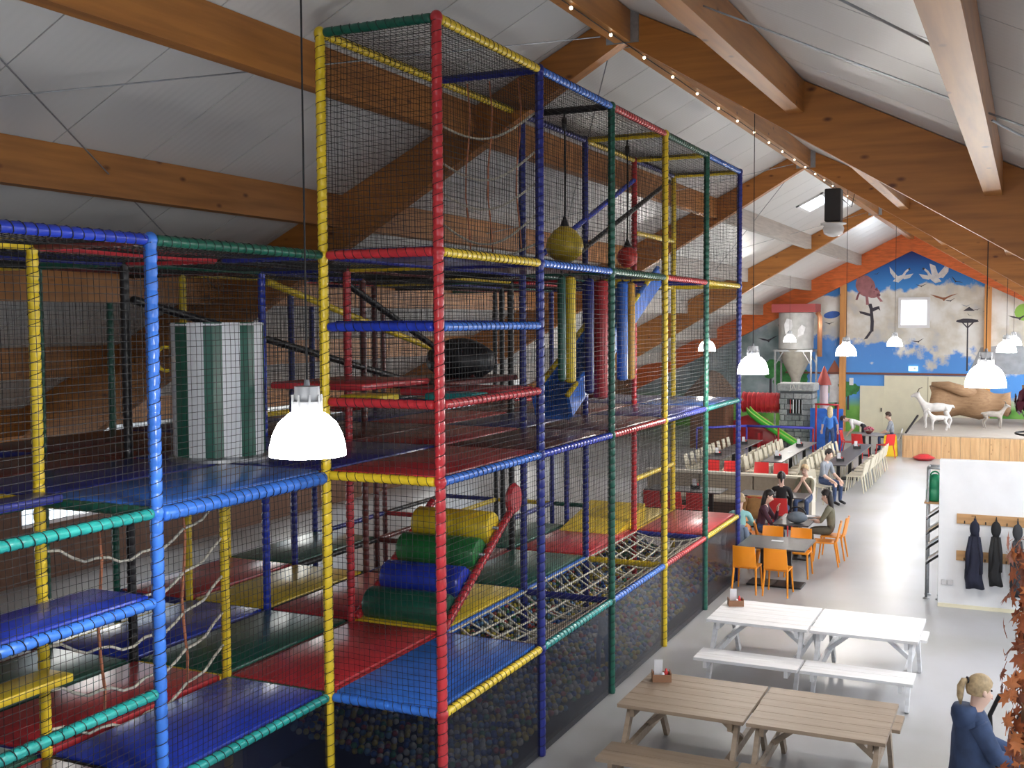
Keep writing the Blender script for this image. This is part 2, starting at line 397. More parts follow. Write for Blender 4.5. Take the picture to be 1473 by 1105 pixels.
# cream doors
d = MB().box((-3.4, YF - .03, 1.19), (4.0, .06, 2.38)).build('door_1', CREAM); tag(d, 'tall cream double doors under the sky mural', 'door', kind='structure')
MB().box((-3.7, YF - .065, 1.19), (.02, .012, 2.3)).build('joint', mat('door_gap', (.35, .32, .22), .6), d)
MB().box((-3.82, YF - .08, 1.02), (.04, .05, .16)).build('handle', DARKM, d)
d = MB().box((-5.88, YF - .05, .97), (.96, .1, 1.94)).build('door_2', CREAM); tag(d, 'low cream door beside the painted meadow', 'door', kind='structure')
MB().box((-5.5, YF - .12, .95), (.04, .05, .16)).build('handle', DARKM, d)
ex = thing('exit_sign', 'small pale green exit sign over the cream doors', 'sign', (-4.28, YF, 2.57))
MB().box((0, -.03, .1), (.36, .05, .2)).build('sign_body', mat('exit_glow', (.55, .95, .85), .5, emit=.8), ex)
MB().prism([(.02, -.062, .06), (.1, -.062, .06), (.1, -.062, .11), (.15, -.062, .11), (.06, -.062, .17), (-.03, -.062, .11), (.02, -.062, .11)], (0, 0, 0), (0, .008, 0)).build('arrow', WHITE, ex)
MB().box((-6.72, YF - .03, 2.1), (.16, .06, .3)).build('junction_box', WHITE, wall_far)

# ---- painted figures, flat on the wall
PW = [mat('mural_white', (.8, .8, .82), .7, noise=.2, nscale=6), mat('mural_dark', (.05, .045, .06), .7), mat('mural_pig', (.46, .2, .22), .7, noise=.35, nscale=4), mat('mural_bluebird', (.06, .16, .55), .7, noise=.2, nscale=4),
      mat('mural_brown', (.3, .12, .06), .7), mat('mural_green', (.07, .33, .09), .7, noise=.5, nscale=5), mat('mural_grey', (.42, .45, .5), .7, noise=.2, nscale=4), mat('mural_lilac', (.1, .04, .35), .7), mat('mural_lime', (.3, .55, .1), .7), mat('mural_brick', (.4, .13, .08), .7)]
DEP = [0]
def paint(name, polys, m):
    DEP[0] += 1; yy = YF - .004 - .0005 * (DEP[0] % 8); mb = MB()
    for k, p in enumerate(polys): mb.prism([(x, 0, z) for x, z in p], (0, yy - .0004 * k, 0), (0, .003, 0))
    return mb.build(name, m, wall_far)
def blob(cx, cz, rx, rz, n=14, rot=0, j=0.):
    o = []
    for i in range(n):
        a = 2 * PI * i / n; k = 1 + random.uniform(-j, j); x, z = rx * k * math.cos(a), rz * k * math.sin(a)
        o.append((cx + x * math.cos(rot) - z * math.sin(rot), cz + x * math.sin(rot) + z * math.cos(rot)))
    return o
def gull(x, z, s, tilt=0., m=1):
    pts = [(-1, .38), (-.55, .12), (-.12, -.02), (0, -.16), (.14, 0), (.5, .2), (1, .42), (.52, .32), (.1, .14), (-.08, .12), (-.5, .26)]
    c, t = math.cos(tilt), math.sin(tilt)
    return paint('painted_bird', [[(x + s * (a * c - b * t), z + s * (a * t + b * c)) for a, b in pts]], PW[m])
for a in ((-5.75, 6.57, .13, .3, 1), (-4.02, 6.03, .22, 0, 1), (-2.72, 6.2, .26, -.6, 1), (-2.9, 5.42, .2, .2, 1), (-1.55, 5.0, .15, .4, 1), (-1.9, 5.05, .13, .2, 1), (-1.5, 4.6, .16, .6, 1), (-2.2, 4.85, .1, -.5, 1), (-9.6, 4.15, .4, -.7, 1), (-10.2, 3.8, .45, .1, 1), (-7.65, 4.52, .22, 0, 1), (-4.1, 3.77, .25, .2, 1), (-.35, 4.7, .42, .1, 1), (-2.3, 5.2, .2, 0, 6)): gull(*a)
gull(-3.15, 5.5, .52, 0, 4)
def swan(x, z, s, f=1):
    def P(l): return [(x + f * s * a, z + s * b) for a, b in l]
    paint('painted_swan', [P([(-.5, -.35), (-.1, -.45), (.3, -.1), (.42, .25), (.62, .45), (.56, .56), (.36, .4), (.15, .1), (-.2, .02)]), P([(-.1, -.05), (-.75, .75), (-.7, .3), (-.4, -.12)]), P([(.12, .02), (.95, .2), (.7, -.12), (.3, -.22)])], PW[0])
    paint('painted_bill', [P([(.56, .56), (.62, .45), (.74, .5), (.7, .62)])], PW[1])
swan(-4.85, 6.45, .55); swan(-3.55, 6.42, .6, -1)
paint('painted_wing', [[(-3.62, 6.45), (-3.72, 6.95), (-3.5, 6.85), (-3.36, 6.45)], [(-3.4, 6.4), (-2.98, 6.92), (-3.0, 6.6), (-3.2, 6.35)]], PW[0])
paint('painted_pig', [blob(-6.2, 6.08, .38, .48, 16, .5, .03), blob(-5.88, 5.78, .26, .2, 12, .2), [(-5.98, 5.95), (-5.9, 6.12), (-5.82, 5.95)], [(-6.2, 5.7), (-6.1, 5.7), (-6.05, 5.3), (-6.17, 5.3)], [(-5.75, 5.62), (-5.6, 5.42), (-5.5, 5.44), (-5.68, 5.66)]], PW[2])
paint('painted_pig_detail', [[(-6.0, 5.98), (-5.95, 6.14), (-5.86, 5.98)], [(-5.84, 5.92), (-5.74, 6.04), (-5.7, 5.86)], blob(-5.68, 5.7, .08, .07, 10), blob(-5.86, 5.84, .025, .025, 8), [(-6.45, 6.4), (-6.5, 6.55), (-6.38, 6.5)], [(-6.5, 5.8), (-6.4, 5.85), (-6.52, 5.5), (-6.6, 5.52)]], mat('mural_dark_pink', (.22, .08, .1), .7))
paint('painted_acrobats', [[(-6.1, 5.35), (-5.95, 5.35), (-5.88, 5.1), (-6.0, 5.05)], [(-6.45, 5.05), (-6.4, 4.95), (-6.0, 4.82), (-5.95, 4.92), (-6.2, 5.0)], [(-5.98, 5.15), (-5.65, 5.25), (-5.6, 5.05), (-5.68, 5.12), (-5.9, 5.02)], [(-6.02, 5.1), (-5.9, 5.1), (-5.85, 4.6), (-5.98, 4.58)], [(-5.98, 4.62), (-5.85, 4.62), (-5.86, 4.2), (-6.0, 4.16)], [(-6.02, 4.2), (-5.88, 4.24), (-6.1, 3.9), (-6.25, 3.86)]], PW[1])
paint('painted_balloon', [blob(-.02, 4.98, .36, .3, 18)], PW[7]); paint('painted_balloon', [blob(-.18, 4.95, .36, .34, 18)], PW[8])
paint('painted_umbrella_tree', [blob(-2.25, 4.62, .42, .09, 16, 0, .1), [(-2.27, 2.6), (-2.21, 2.6), (-2.22, 4.6), (-2.27, 4.6)], [(-2.25, 4.3), (-1.98, 4.58), (-2.03, 4.6), (-2.26, 4.36)], [(-2.24, 4.3), (-2.5, 4.58), (-2.46, 4.6), (-2.23, 4.36)], [(-2.42, 5.02), (-2.2, 5.18), (-1.98, 5.02)]], PW[1])
paint('painted_frisbee', [blob(-7.55, 4.9, .34, .15, 18, .15)], PW[3])
for cx, cz, s in ((-7.35, 1.75, .42), (-6.85, 1.8, .4)):
    paint('painted_tree', [[(cx - .05, .9), (cx + .05, .9), (cx + .04, 1.7), (cx - .04, 1.7)]], PW[1]); paint('painted_foliage', [blob(cx, cz, s, s * .8, 26, 0, .22)], PW[5])
for cx, cz, s in ((-10.1, 2.6, .5), (-9.3, 2.3, .7), (-9.0, 3.1, .35)):
    paint('painted_tree', [[(cx - .06, .9), (cx + .06, .9), (cx + .04, cz), (cx - .04, cz)]], PW[1]); paint('painted_foliage', [blob(cx, cz, s, s * .7, 26, 0, .25)], PW[5])
paint('painted_cottage', [[(-2.2, 2.5), (-1.75, 3.55), (-.4, 3.7), (0.6, 3.2), (.6, 2.5)]], PW[6])
paint('painted_tower', [[(-7.62, 2.4), (-7.2, 2.4), (-7.2, 1.2), (-7.62, 1.2)]], PW[0]); paint('painted_turret', [[(-7.75, 2.4), (-7.1, 2.4), (-7.42, 3.0)]], PW[9])

# ---- side and rear walls
WOODW = wood('dark_wall_boards', (.16, .07, .035), (.05, .02, .01), 'Z', 1.2, .6)
wl = MB(); ysw = [9, 16, 23, 30, 37]
e = roof(XL)
wl.box((XL - .1, (YB + YF) / 2, .5), (.2, YF - YB + .4, 1.0)); wl.box((XL - .1, (YB + YF) / 2, (2.4 + e + .2) / 2), (.2, YF - YB + .4, e + .2 - 2.4))
ed = [YB - .2] + [v for y in ysw for v in (y - 2, y + 2)] + [YF + .2]
for a, b in zip(ed[::2], ed[1::2]): wl.box((XL - .1, (a + b) / 2, 1.7), (.2, b - a, 1.4))
wall_left = wl.build('wall_left', WOODW); tag(wall_left, 'dark boarded side wall behind the play frame', 'wall', kind='structure')
wr = MB(); yrw = [3, 10, 17, 24, 31, 38, 44]
wr.box((XR + .1, (YB + YF) / 2, .4), (.2, YF - YB + .4, .8)); wr.box((XR + .1, (YB + YF) / 2, 2.7), (.2, YF - YB + .4, .35))
ed = [YB - .2] + [v for y in yrw for v in (y - 2.6, y + 2.6)] + [YF + .2]
for a, b in zip(ed[::2], ed[1::2]): wr.box((XR + .1, (a + b) / 2, 1.7), (.2, b - a, 1.8))
tag(wr.build('wall_right', WHITE), 'white side wall with a band of windows', 'wall', kind='structure')
n = 2
for x, ys, hw, z0, z1 in ((XL - .1, ysw, 2.0, 1.0, 2.4), (XR + .1, yrw, 2.6, .8, 2.55)):
    for y in ys:
        mb = MB(); zc = (z0 + z1) / 2
        for c, dd in (((x, y, z0 + .03), (.12, 2 * hw, .06)), ((x, y, z1 - .03), (.12, 2 * hw, .06)), ((x, y - hw + .03, zc), (.12, .06, z1 - z0)), ((x, y + hw - .03, zc), (.12, .06, z1 - z0)), ((x, y, zc), (.1, .06, z1 - z0))): mb.box(c, dd)
        wo = mb.build('window_%d' % n, WHITE); n += 1; tag(wo, 'white framed window in the %s side wall' % ('dark' if x < 0 else 'white'), 'window', kind='structure', group='side windows')
        for s in (-1, 1): MB().box((x, y + s * hw / 2, zc), (.012, hw - .1, z1 - z0 - .1)).build('pane', GLASS, wo)
bk = MB(); h = roof
bk.box(((XL + XR) / 2, YB - .1, 1.4), (XR - XL, .2, 2.8))
for a, b in ((XL, -3.2), (6.2, XR)): bk.prism([(a, YB - .2, 2.8), (b, YB - .2, 2.8), (b, YB - .2, h(b)), (a, YB - .2, h(a))] if not a < RX < b else [(a, YB - .2, 2.8), (b, YB - .2, 2.8), (b, YB - .2, h(b)), (RX, YB - .2, RZ), (a, YB - .2, h(a))], (0, 0, 0), (0, .2, 0))
tag(bk.build('wall_back', WHITE), 'white rear gable wall with a wide glazed opening', 'wall', kind='structure')

# ================================================================== THE PLAY FRAME
XF, Y0, MX, MY = -4.66, 8.48, 1.2, 2.2
LV = {0: 0., 1: 1.17, 2: 3.25, 3: 5.27, 4: 7.27}
def GX(i): return XF - MX * i
def GY(k): return Y0 + MY * k
frame = thing('play_frame', 'tall soft play frame of padded coloured posts, black nets and vinyl decks', 'play structure', (XF, Y0, 0))
FI = V((XF, Y0, 0))
CACHE = {}
TUBE_R = .047
def padded(L, m, r=TUBE_R):
    key = ('pad', round(L, 2), m.name, r)
    if key not in CACHE:
        nt = max(2, round(L / .1)); prof = [(r * .6, 0)]
        for i in range(nt):
            a = L * i / nt; b = L * (i + 1) / nt
            prof += [(r * .9, a + .004), (r, a + .022), (r, b - .022), (r * .9, b - .004)]
        prof.append((r * .6, L)); CACHE[key] = MB().lathe(prof, 10).mesh('padded_tube', m, True)
    return CACHE[key]
def lacing(L, r=TUBE_R):
    key = ('lace', round(L, 2), r)
    if key not in CACHE:
        q = r * .93 + .004; nt = max(2, round(L / .1)); mb = MB()
        mb.tube([V((q * math.cos(a), q * math.sin(a), .04 + (L - .08) * j / (nt * 9))) for j, a in enumerate([2 * PI * j / 9 for j in range(nt * 9 + 1)])], .0035, 4)
        CACHE[key] = mb.mesh('lacing', CORD)
    return CACHE[key]
def pole(name, a, b, m, r=TUBE_R, lace=True):
    a, b = V(a), V(b); d = b - a; q = V((0, 0, 1)).rotation_difference(d)
    o = obj(name, padded(d.length, m, r), frame, a - FI, q)
    if lace: obj('lacing', lacing(d.length, r), o)
    return o
def joint(p, m):
    key = ('joint', m.name)
    if key not in CACHE: CACHE[key] = MB().sphere((0, 0, 0), (.056, .056, .06), 12, 8).mesh('joint', m, True)
    obj('joint', CACHE[key], frame, V(p) - FI)
# --- posts: (i,k) -> colour, lowest level, highest level
POST = {}
for k, m in enumerate((RED, NAV, GRN, YEL, GRN, NAV)): POST[(0, k)] = (m, 0, 4)
for k, m in enumerate((YEL, RED, NAV, NAV, RED, YEL)): POST[(1, k)] = (m, 0, 4)
POST.update({(1, -1): (BLU, 0, 3), (1, -2): (BLU, 0, 3), (2, -1): (YEL, 0, 3), (2, 0): (YEL, 0, 2), (3, 0): (BLK, 0, 3), (3, 1): (ROY, 0, 3), (2, 1): (RED, 0, 3), (2, -2): (RED, 0, 3), (3, -1): (BLK, 0, 3)})
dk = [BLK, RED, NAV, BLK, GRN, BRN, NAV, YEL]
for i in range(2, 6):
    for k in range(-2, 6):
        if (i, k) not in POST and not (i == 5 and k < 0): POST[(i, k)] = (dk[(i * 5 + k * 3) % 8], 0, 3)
for (i, k), (m, l0, l1) in POST.items():
    x, y = GX(i), GY(k)
    pole('post', (x, y, .0), (x, y, LV[l1] + .03), m, .05 if (i, k) == (1, -1) else TUBE_R, lace=i < 3)
    if i < 2:
        for l in range(1, l1 + 1): joint((x, y, LV[l]), m)
# --- rails along Y: (i, k, level): colour ; along X: (i, k, level) from i to i+1
g = .05
def railY(i, k, z, m, lace=True, r=.043): return pole('rail', (GX(i), GY(k) + g, z), (GX(i), GY(k + 1) - g, z), m, r, lace)
def railX(i, k, z, m, lace=True, r=.043): return pole('rail', (GX(i + 1) + g, GY(k), z), (GX(i) - g, GY(k), z), m, r, lace)
for l, cols in {4: (YEL, BLU, RED, GRN, BLU), 3: (YEL, BLU, GRN, RED, YEL), 2: (BLU, ROY, RED, NAV, TEA), 1: (YEL, TEA, BLU, RED, YEL)}.items():
    for k, m in enumerate(cols): railY(0, k, LV[l], m)
railX(0, 0, LV[4], GRN); railX(0, 0, LV[3], RED); railX(0, 0, LV[2], YEL); railX(0, 0, LV[1], BLU)
railX(0, 0, 4.617, ROY); railY(0, 0, 4.617, BLU); railX(0, 0, 3.93, RED); railY(0, 0, 3.93, RED)
for k, m in enumerate((YEL, YEL, NAV, YEL, NAV)): railY(1, k, LV[4], m)
for k, m in ((1, NAV), (2, BLK), (3, YEL), (4, YEL), (5, YEL)): railX(0, k, LV[4], m, False)
for k, m in ((1, NAV), (2, GRN), (3, YEL), (4, NAV), (5, YEL)):
    railX(0, k, LV[3], m, False); railX(0, k, LV[2], (NAV, RED, NAV, YEL, YEL)[k - 1], False); railX(0, k, LV[1], (NAV, NAV, YEL, NAV, YEL)[k - 1], False)
for k in range(5):
    railY(1, k, LV[3], (NAV, NAV, GRN, YEL, YEL)[k], False); railY(1, k, LV[2], (NAV, RED, NAV, YEL, YEL)[k], False); railY(1, k, LV[1], (RED, BLU, BLU, RED, YEL)[k], False)
railY(1, 4, 6.1, YEL, False)
railY(1, 4, 2.05, YEL, False)
# low part towards the camera
railY(1, -1, LV[3], GRN); railY(1, -2, LV[3], ROY); railY(1, -1, LV[1], TEA); railY(1, -2, LV[2], TEA); railY(1, -2, 2.58, BLU); railY(1, -2, 1.89, TEA); railY(1, -2, LV[1], GRN)
railY(1, -1, LV[2] - .02, BLU, True, .06)
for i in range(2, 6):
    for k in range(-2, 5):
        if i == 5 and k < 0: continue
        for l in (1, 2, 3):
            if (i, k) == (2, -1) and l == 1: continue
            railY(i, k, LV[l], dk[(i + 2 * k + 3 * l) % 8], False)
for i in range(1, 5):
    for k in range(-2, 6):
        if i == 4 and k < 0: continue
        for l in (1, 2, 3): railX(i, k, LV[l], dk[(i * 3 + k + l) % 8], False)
# --- diagonal braces in the top storey
pole('brace', (GX(1), GY(2) + .1, 5.35), (GX(1), GY(4), 6.95), ROY, .04, False); pole('brace', (GX(1) + .1, GY(2) + .9, 5.35), (GX(1) + .1, GY(4) + 1.6, 7.1), BLK, .04, False)
pole('brace', (GX(2), GY(1), 5.1), (GX(2), GY(2) + 1, 3.9), BLK, .04, False); pole('brace', (GX(3), GY(1) + .1, 5.15), (GX(3), GY(3), 4.2), YEL, .045, False); pole('brace', (GX(3), GY(0) + .1, 4.9), (GX(3), GY(3), 3.6), BLK, .045, False)
# --- decks: padded vinyl mats
def deck(i, k, z, m, x0=.0, x1=1., y0=0., y1=1., th=.07):
    a, b = GX(i + 1) + MX * x0 + .045, GX(i + 1) + MX * x1 - .045; c, d_ = GY(k) + MY * y0 + .04, GY(k) + MY * y1 - .04
    return MB().rbox(((a + b) / 2 - FI.x, (c + d_) / 2 - FI.y, z + .02), (b - a, d_ - c, th), .022).build('deck_mat', m, frame, 'auto')
z1, z2, z3 = LV[1], LV[2], LV[3]
for a in ((0, 0, z1, BLU), (0, 4, z1, RED), (1, 0, z1, RED), (2, 0, z1, GRN), (1, -1, z1, ROY), (2, -1, z1, RED), (1, 1, z1, YEL), (1, 2, z1, GRN), (1, 3, z1, RED), (1, 4, z1, YEL), (2, 1, z1, RED), (2, 2, z1, BRN), (3, 1, z1, YEL), (3, 0, z1, ROY), (3, -1, z1, GRN), (4, 1, z1, RED), (4, 2, z1, GRN), (2, 3, z1, GRN), (1, -2, z1, BRN), (2, -2, z1, GRN),
          (0, 0, z2, RED), (0, 1, z2, BRN), (0, 2, z2, BRN), (0, 3, z2, NAV), (0, 4, z2, BLU), (1, -1, z2, BLU), (1, 0, z2, NAV), (2, 0, z2, NAV), (2, -1, z2, NAV), (1, 1, z2, RED), (1, 2, z2, NAV), (1, 3, z2, BRN), (2, 1, z2, BRN), (3, 0, z2, BRN), (3, 1, z2, BRN), (3, -1, z2, BRN), (2, 2, z2, RED), (4, 0, z2, BRN), (4, 1, z2, NAV), (3, 2, z2, NAV), (2, 3, z2, BRN), (1, 4, z2, NAV),
          (0, 0, z3, NAV), (0, 1, z3, BRN), (0, 2, z3, BLK)):
    deck(*a)
deck(0, 3, z3, NAV, y0=.8)
deck(0, 0, 4.617, ROY, y0=.02, y1=.62); deck(0, 0, 3.93, RED, y0=.55, y1=.98); deck(0, 0, 3.93, YEL, 0, .45, .05, .25); deck(0, 0, 3.93, TEA, .5, 1, .3, .5)
deck(1, 0, 4.0, RED, y0=.3, y1=.95); deck(1, 1, 3.93, BRN)
deck(1, -2, 2.58, ROY, .45, 1.0); deck(1, -2, z2 + .04, NAV, 0., .3); deck(1, -2, 1.89, YEL, 0, .35)
# triangular yellow wedge ramp and red side pad
MB().prism([(GX(2) + .1, GY(4) - .6, z1), (GX(2) + .1, GY(4) + .9, z1), (GX(2) + .1, GY(4) + .9, z1 + .28)], -FI + V((0, 0, .06)), (1.0, 0, 0)).build('foam_wedge', YEL, frame)
# --- nets: square-mesh panels of thin twine
def net(c, u, v, nu, nv, sag, seed, t=.0024, m=NETM):
    rnd = random.Random(seed); mb = MB(); u = V(u); v = V(v); w_ = u.cross(v).normalized()
    def P(a, b): return V(c) + u * a + v * b + w_ * (sag * math.sin(PI * a) * math.sin(PI * b))
    for i in range(1, nu):
        a = i / nu; mb.tube([P(a + rnd.uniform(-.12, .12) / nu * (0 < j < 5), j / 5) for j in range(6)], t, 3, False)
    for i in range(1, nv):
        b = i / nv; mb.tube([P(j / 5, b + rnd.uniform(-.16, .16) / nv * (0 < j < 5)) for j in range(6)], t, 3, False)
    return mb
CELL = .056
def net_panel(p, u, v, sag=.02, var=0, cell=CELL, t=.0024):
    u, v = V(u), V(v); key = ('net', tuple(round(x, 2) for x in (*u, *v)), var, cell)
    if key not in CACHE: CACHE[key] = net((0, 0, 0), u, v, max(2, round(u.length / cell)), max(2, round(v.length / cell)), sag, len(CACHE), t).mesh('net_panel', NETM)
    return obj('net_panel', CACHE[key], frame, V(p) - FI)
for k in range(5):
    for l in (1, 2, 3):
        if l == 1 and k == 4: continue
        net_panel((GX(0), GY(k), LV[l]), (0, MY, 0), (0, 0, 2.05 if l < 3 else 2.0), .03, (k + l) % 2)
    net_panel((GX(1), GY(k), LV[3]), (0, MY, 0), (0, 0, 2.0), -.03, k % 2)
    net_panel((GX(1), GY(k), LV[4]), (MX, 0, 0), (0, MY, 0), -.05, 0)
net_panel((GX(1), GY(4), LV[1]), (0, MY, 0), (0, 0, 2.08), .02, 0)
for l in (1, 2, 3):
    net_panel((GX(1), GY(0), LV[l]), (MX, 0, 0), (0, 0, 2.05 if l < 3 else 2.0), .02, 0)
    net_panel((GX(1), GY(5), LV[l]), (MX, 0, 0), (0, 0, 2.05 if l < 3 else 2.0), .02, 1)
for k in (-2, -1):
    for l in (1, 2): net_panel((GX(1), GY(k), LV[l]), (0, MY, 0), (0, 0, 2.05), .03, l)
for k in range(-2, 5):
    for i in (2, 3, 4):
        if i == 4 and k < 0: continue
        net_panel((GX(i), GY(k), LV[3]), (MX, 0, 0), (0, MY, 0), -.05, 1)
for k in range(0, 5):
    net_panel((GX(5), GY(k), LV[2]), (0, MY, 0), (0, 0, 2.02), .03, 2); net_panel((GX(3), GY(k), LV[2]), (0, MY, 0), (0, 0, 2.02), .03, 3)
for k in (1, 3):
    for i in (2, 3, 4): net_panel((GX(i), GY(k), LV[2]), (MX, 0, 0), (0, 0, 2.02), .02, 2)
# fine dark screens below the first deck
SCREEN = mat('fine_dark_screen', (.012, .015, .03), .25, alpha=.5)
for i, k, ax in [(0, k, 1) for k in range(5)] + [(1, -1, 1), (1, -2, 1), (1, 0, 0), (1, 5, 0)]:
    x, y = GX(i) - FI.x, GY(k) - FI.y
    mb = MB().box((x, y + MY / 2, .57), (.006, MY - .1, 1.1)) if ax else MB().box((x + MX / 2, y, .57), (MX - .1, .006, 1.1))
    mb.build('screen_panel', SCREEN, frame)
# --- rope nets
def rope(mb, pts, r=.013, n=5): mb.tube(pts, r, n)
mb = MB(); nu, nv = 7, 26
def hammock(a, b):
    x = GX(1) + .05 + (MX - .1) * a; y = GY(1) + .06 + (3 * MY - .12) * b
    return V((x, y, z1 + .02 - .3 * math.sin(PI * a) * (.35 + .65 * abs(math.sin(PI * b * 1.0)) ** .5))) - FI
for i in range(nu + 1): rope(mb, [hammock(i / nu, j / 60) for j in range(61)])
for j in range(nv + 1): rope(mb, [hammock(i / 12, min(1, j / nv + .012 * math.sin(PI * i / 12) * (-1) ** j)) for i in range(13)])
mb.build('rope_bridge_net', ROPE, frame, True)
mb = MB()
for i in range(nu + 1):
    for j in range(nv + 1): mb.sphere(hammock(i / nu, j / nv), .02, 6, 4)
mb.build('rope_knots', ROPE, frame, True)['kind'] = 'stuff'
mb = MB()                                   # ladder net in the top storey
for z, s in ((6.78, .2), (6.38, .24), (6.05, .22), (5.72, .26), (5.42, .12)): rope(mb, [V((GX(1) + .05 + 1.1 * t / 12, GY(1), z - s * math.sin(PI * t / 12) + .05 * t / 12)) - FI for t in range(13)])
mb.build('rope_ladder', ROPE, frame, True)
for a in (.3, .52, .8):
    mb = MB(); rope(mb, [V((GX(1) + 1.2 * a + .03 * math.sin(t * 1.3), GY(1), 7.2 - t * .3)) - FI for t in range(7)], .009)
    mb.build('rope_upright', OROPE, frame, True)
mb = MB()                                   # ladder net beside the navy deck
for z in (2.95, 2.55, 2.18, 1.82, 1.5): rope(mb, [V((GX(2), GY(-1) + .05 + 2.1 * t / 16, z - .28 * math.sin(PI * t / 16) + .03 * math.sin(t * 1.7) - .1 * (1 - t / 16))) - FI for t in range(17)], .014)
mb.build('rope_ladder', ROPE, frame, True)
for yy in (.6, 1.62):
    mb = MB(); rope(mb, [V((GX(2), GY(-1) + yy + .03 * math.sin(t * 1.5), 2.95 - t * .28)) - FI for t in range(7)], .014)
    mb.build('rope_upright', OROPE, frame, True)
# --- foam roller stair
for (y, z), m in zip(((10.97, 1.36), (11.36, 1.6), (11.75, 1.87), (12.12, 2.13)), (GRN, ROY, LGR, YEL)):
    MB().lathe([(.12, -.53), (.18, -.53), (.2, -.5), (.2, .5), (.18, .53), (.12, .53)], 20).build('foam_roller', m, frame, 'auto', V(((GX(1) + GX(2)) / 2, y, z)) - FI).rotation_euler = (0, PI / 2, 0)
    MB().tube([(GX(2), y, z), (GX(1), y, z)], .02, 8).build('roller_axle', STEEL, frame, True, -FI)
for x in (GX(1) - .02, GX(2) + .02): pole('slanted_bar', (x, 10.75, 1.22), (x, 12.6, 2.32), RED, .05, True)
MB().lathe([(.01, -.04), (.17, -.04), (.2, 0), (.17, .04), (.01, .04)], 18).build('padded_disc', RED, frame, 'auto', V((GX(1) - .02, 12.62, 2.42)) - FI).rotation_euler = (0, PI / 2, 0)
# --- spiral of the slide channel inside the frame
sl = thing('tower_slide', 'straight blue slide with yellow striped edges inside the play frame', 'slide', (-5.48, 13.1, 0))
P0, P1 = V((-5.48, 13.0, 3.44)), V((-5.48, 16.72, 5.2)); O = V((-5.48, 13.1, 0))
mb = MB(); dd = (P1 - P0).normalized(); nn = V((0, -dd.z, dd.y))
sec = [(-.26, .3), (-.26, .02), (-.2, -.03), (.2, -.03), (.26, .02), (.26, .3), (.22, .3), (.22, .04), (.17, .0), (-.17, .0), (-.22, .04), (-.22, .3)]
mb.loft([[P0 + V((a, 0, 0)) + nn * b - O for a, b in sec], [P1 + V((a, 0, 0)) + nn * b - O for a, b in sec]]).build('slide_channel', BLU, sl)
for s in (-1, 1):
    for kx in range(12):
        a, b = P0.lerp(P1, kx / 12), P0.lerp(P1, (kx + .96) / 12)
        MB().tube([a + V((s * .24, 0, 0)) + nn * .32 - O, b + V((s * .24, 0, 0)) + nn * .32 - O], .035, 8).build('edge_pad', (YEL, BLU)[kx % 2] if s > 0 else YEL, sl, True)
# --- hanging padded columns
for x, y, m, zt, zb, r, lb in ((-5.0, 12.1, GRN, 5.2, 3.95, .05, 'slim dark green'), (-5.0, 12.36, YEL, 5.2, 3.92, .07, 'slim yellow'), (-5.0, 13.0, NAV, 5.2, 3.75, .06, 'slim navy'), (-5.05, 13.55, RED, 5.2, 3.65, .1, 'stout red'), (-5.0, 14.25, BLU, 5.2, 3.85, .075, 'bright blue'), (-5.0, 14.6, mat('amber_vinyl', (.8, .42, .05), .3), 5.2, 3.85, .06, 'amber')):
    t = thing('hanging_bag', lb + ' padded column hanging between decks of the play frame', 'punch bag', (x, y, zb), 0, 'hanging padded columns')
    MB().lathe([(r * .5, 0), (r * .95, .02), (r, .05), (r, zt - zb - .06), (r * .9, zt - zb - .02), (r * .3, zt - zb)], 12).build('bag', m, t, 'auto')
    MB().tube([(0, 0, zt - zb - .01), (0, 0, zt - zb + .06)], .012, 6).build('strap', CORD, t)
# --- punch balls
def punch_ball(x, y, zc, r, m, lb, teardrop):
    t = thing('punch_ball', lb, 'punch ball', (x, y, zc - r))
    if teardrop: prof = [(.01, 0), (r * .55, .04), (r * .9, r * .45), (r, r * .85), (r * .93, r * 1.25), (r * .6, r * 1.7), (r * .22, r * 1.95), (.02, r * 2)]
    else: prof = [(.01 if i in (0, 10) else r * math.sin(PI * i / 10), r - r * math.cos(PI * i / 10)) for i in range(11)]
    MB().lathe(prof, 20).build('ball', m, t, True)
    MB().lathe([(.07, 0), (.06, .03), (.025, .13), (.012, .16)], 12, (0, 0, 2 * r - .05)).build('collar', DARKM, t, True)
    MB().tube([(0, 0, 2 * r), (0.01, 0, (7.22 - zc + r) * .6), (0, 0, 7.25 - zc + r)], .012, 6).build('hanging_rope', CORD, t)
    MB().lathe([(.012, -.09), (.035, -.04), (.035, .05), (.012, .09)], 10, (0, 0, 7.1 - zc + r)).build('swivel', DARKM, t, True)
punch_ball(-5.26, 12.83, 5.62, .235, mat('mustard_vinyl', (.72, .52, .03), .32, noise=.2, nscale=4), 'mustard yellow teardrop punch ball hanging in the top storey', True)
punch_ball(-5.26, 15.2, 5.58, .15, mat('scarlet_vinyl', (.62, .05, .04), .32), 'small red round punch ball hanging in the top storey', False)
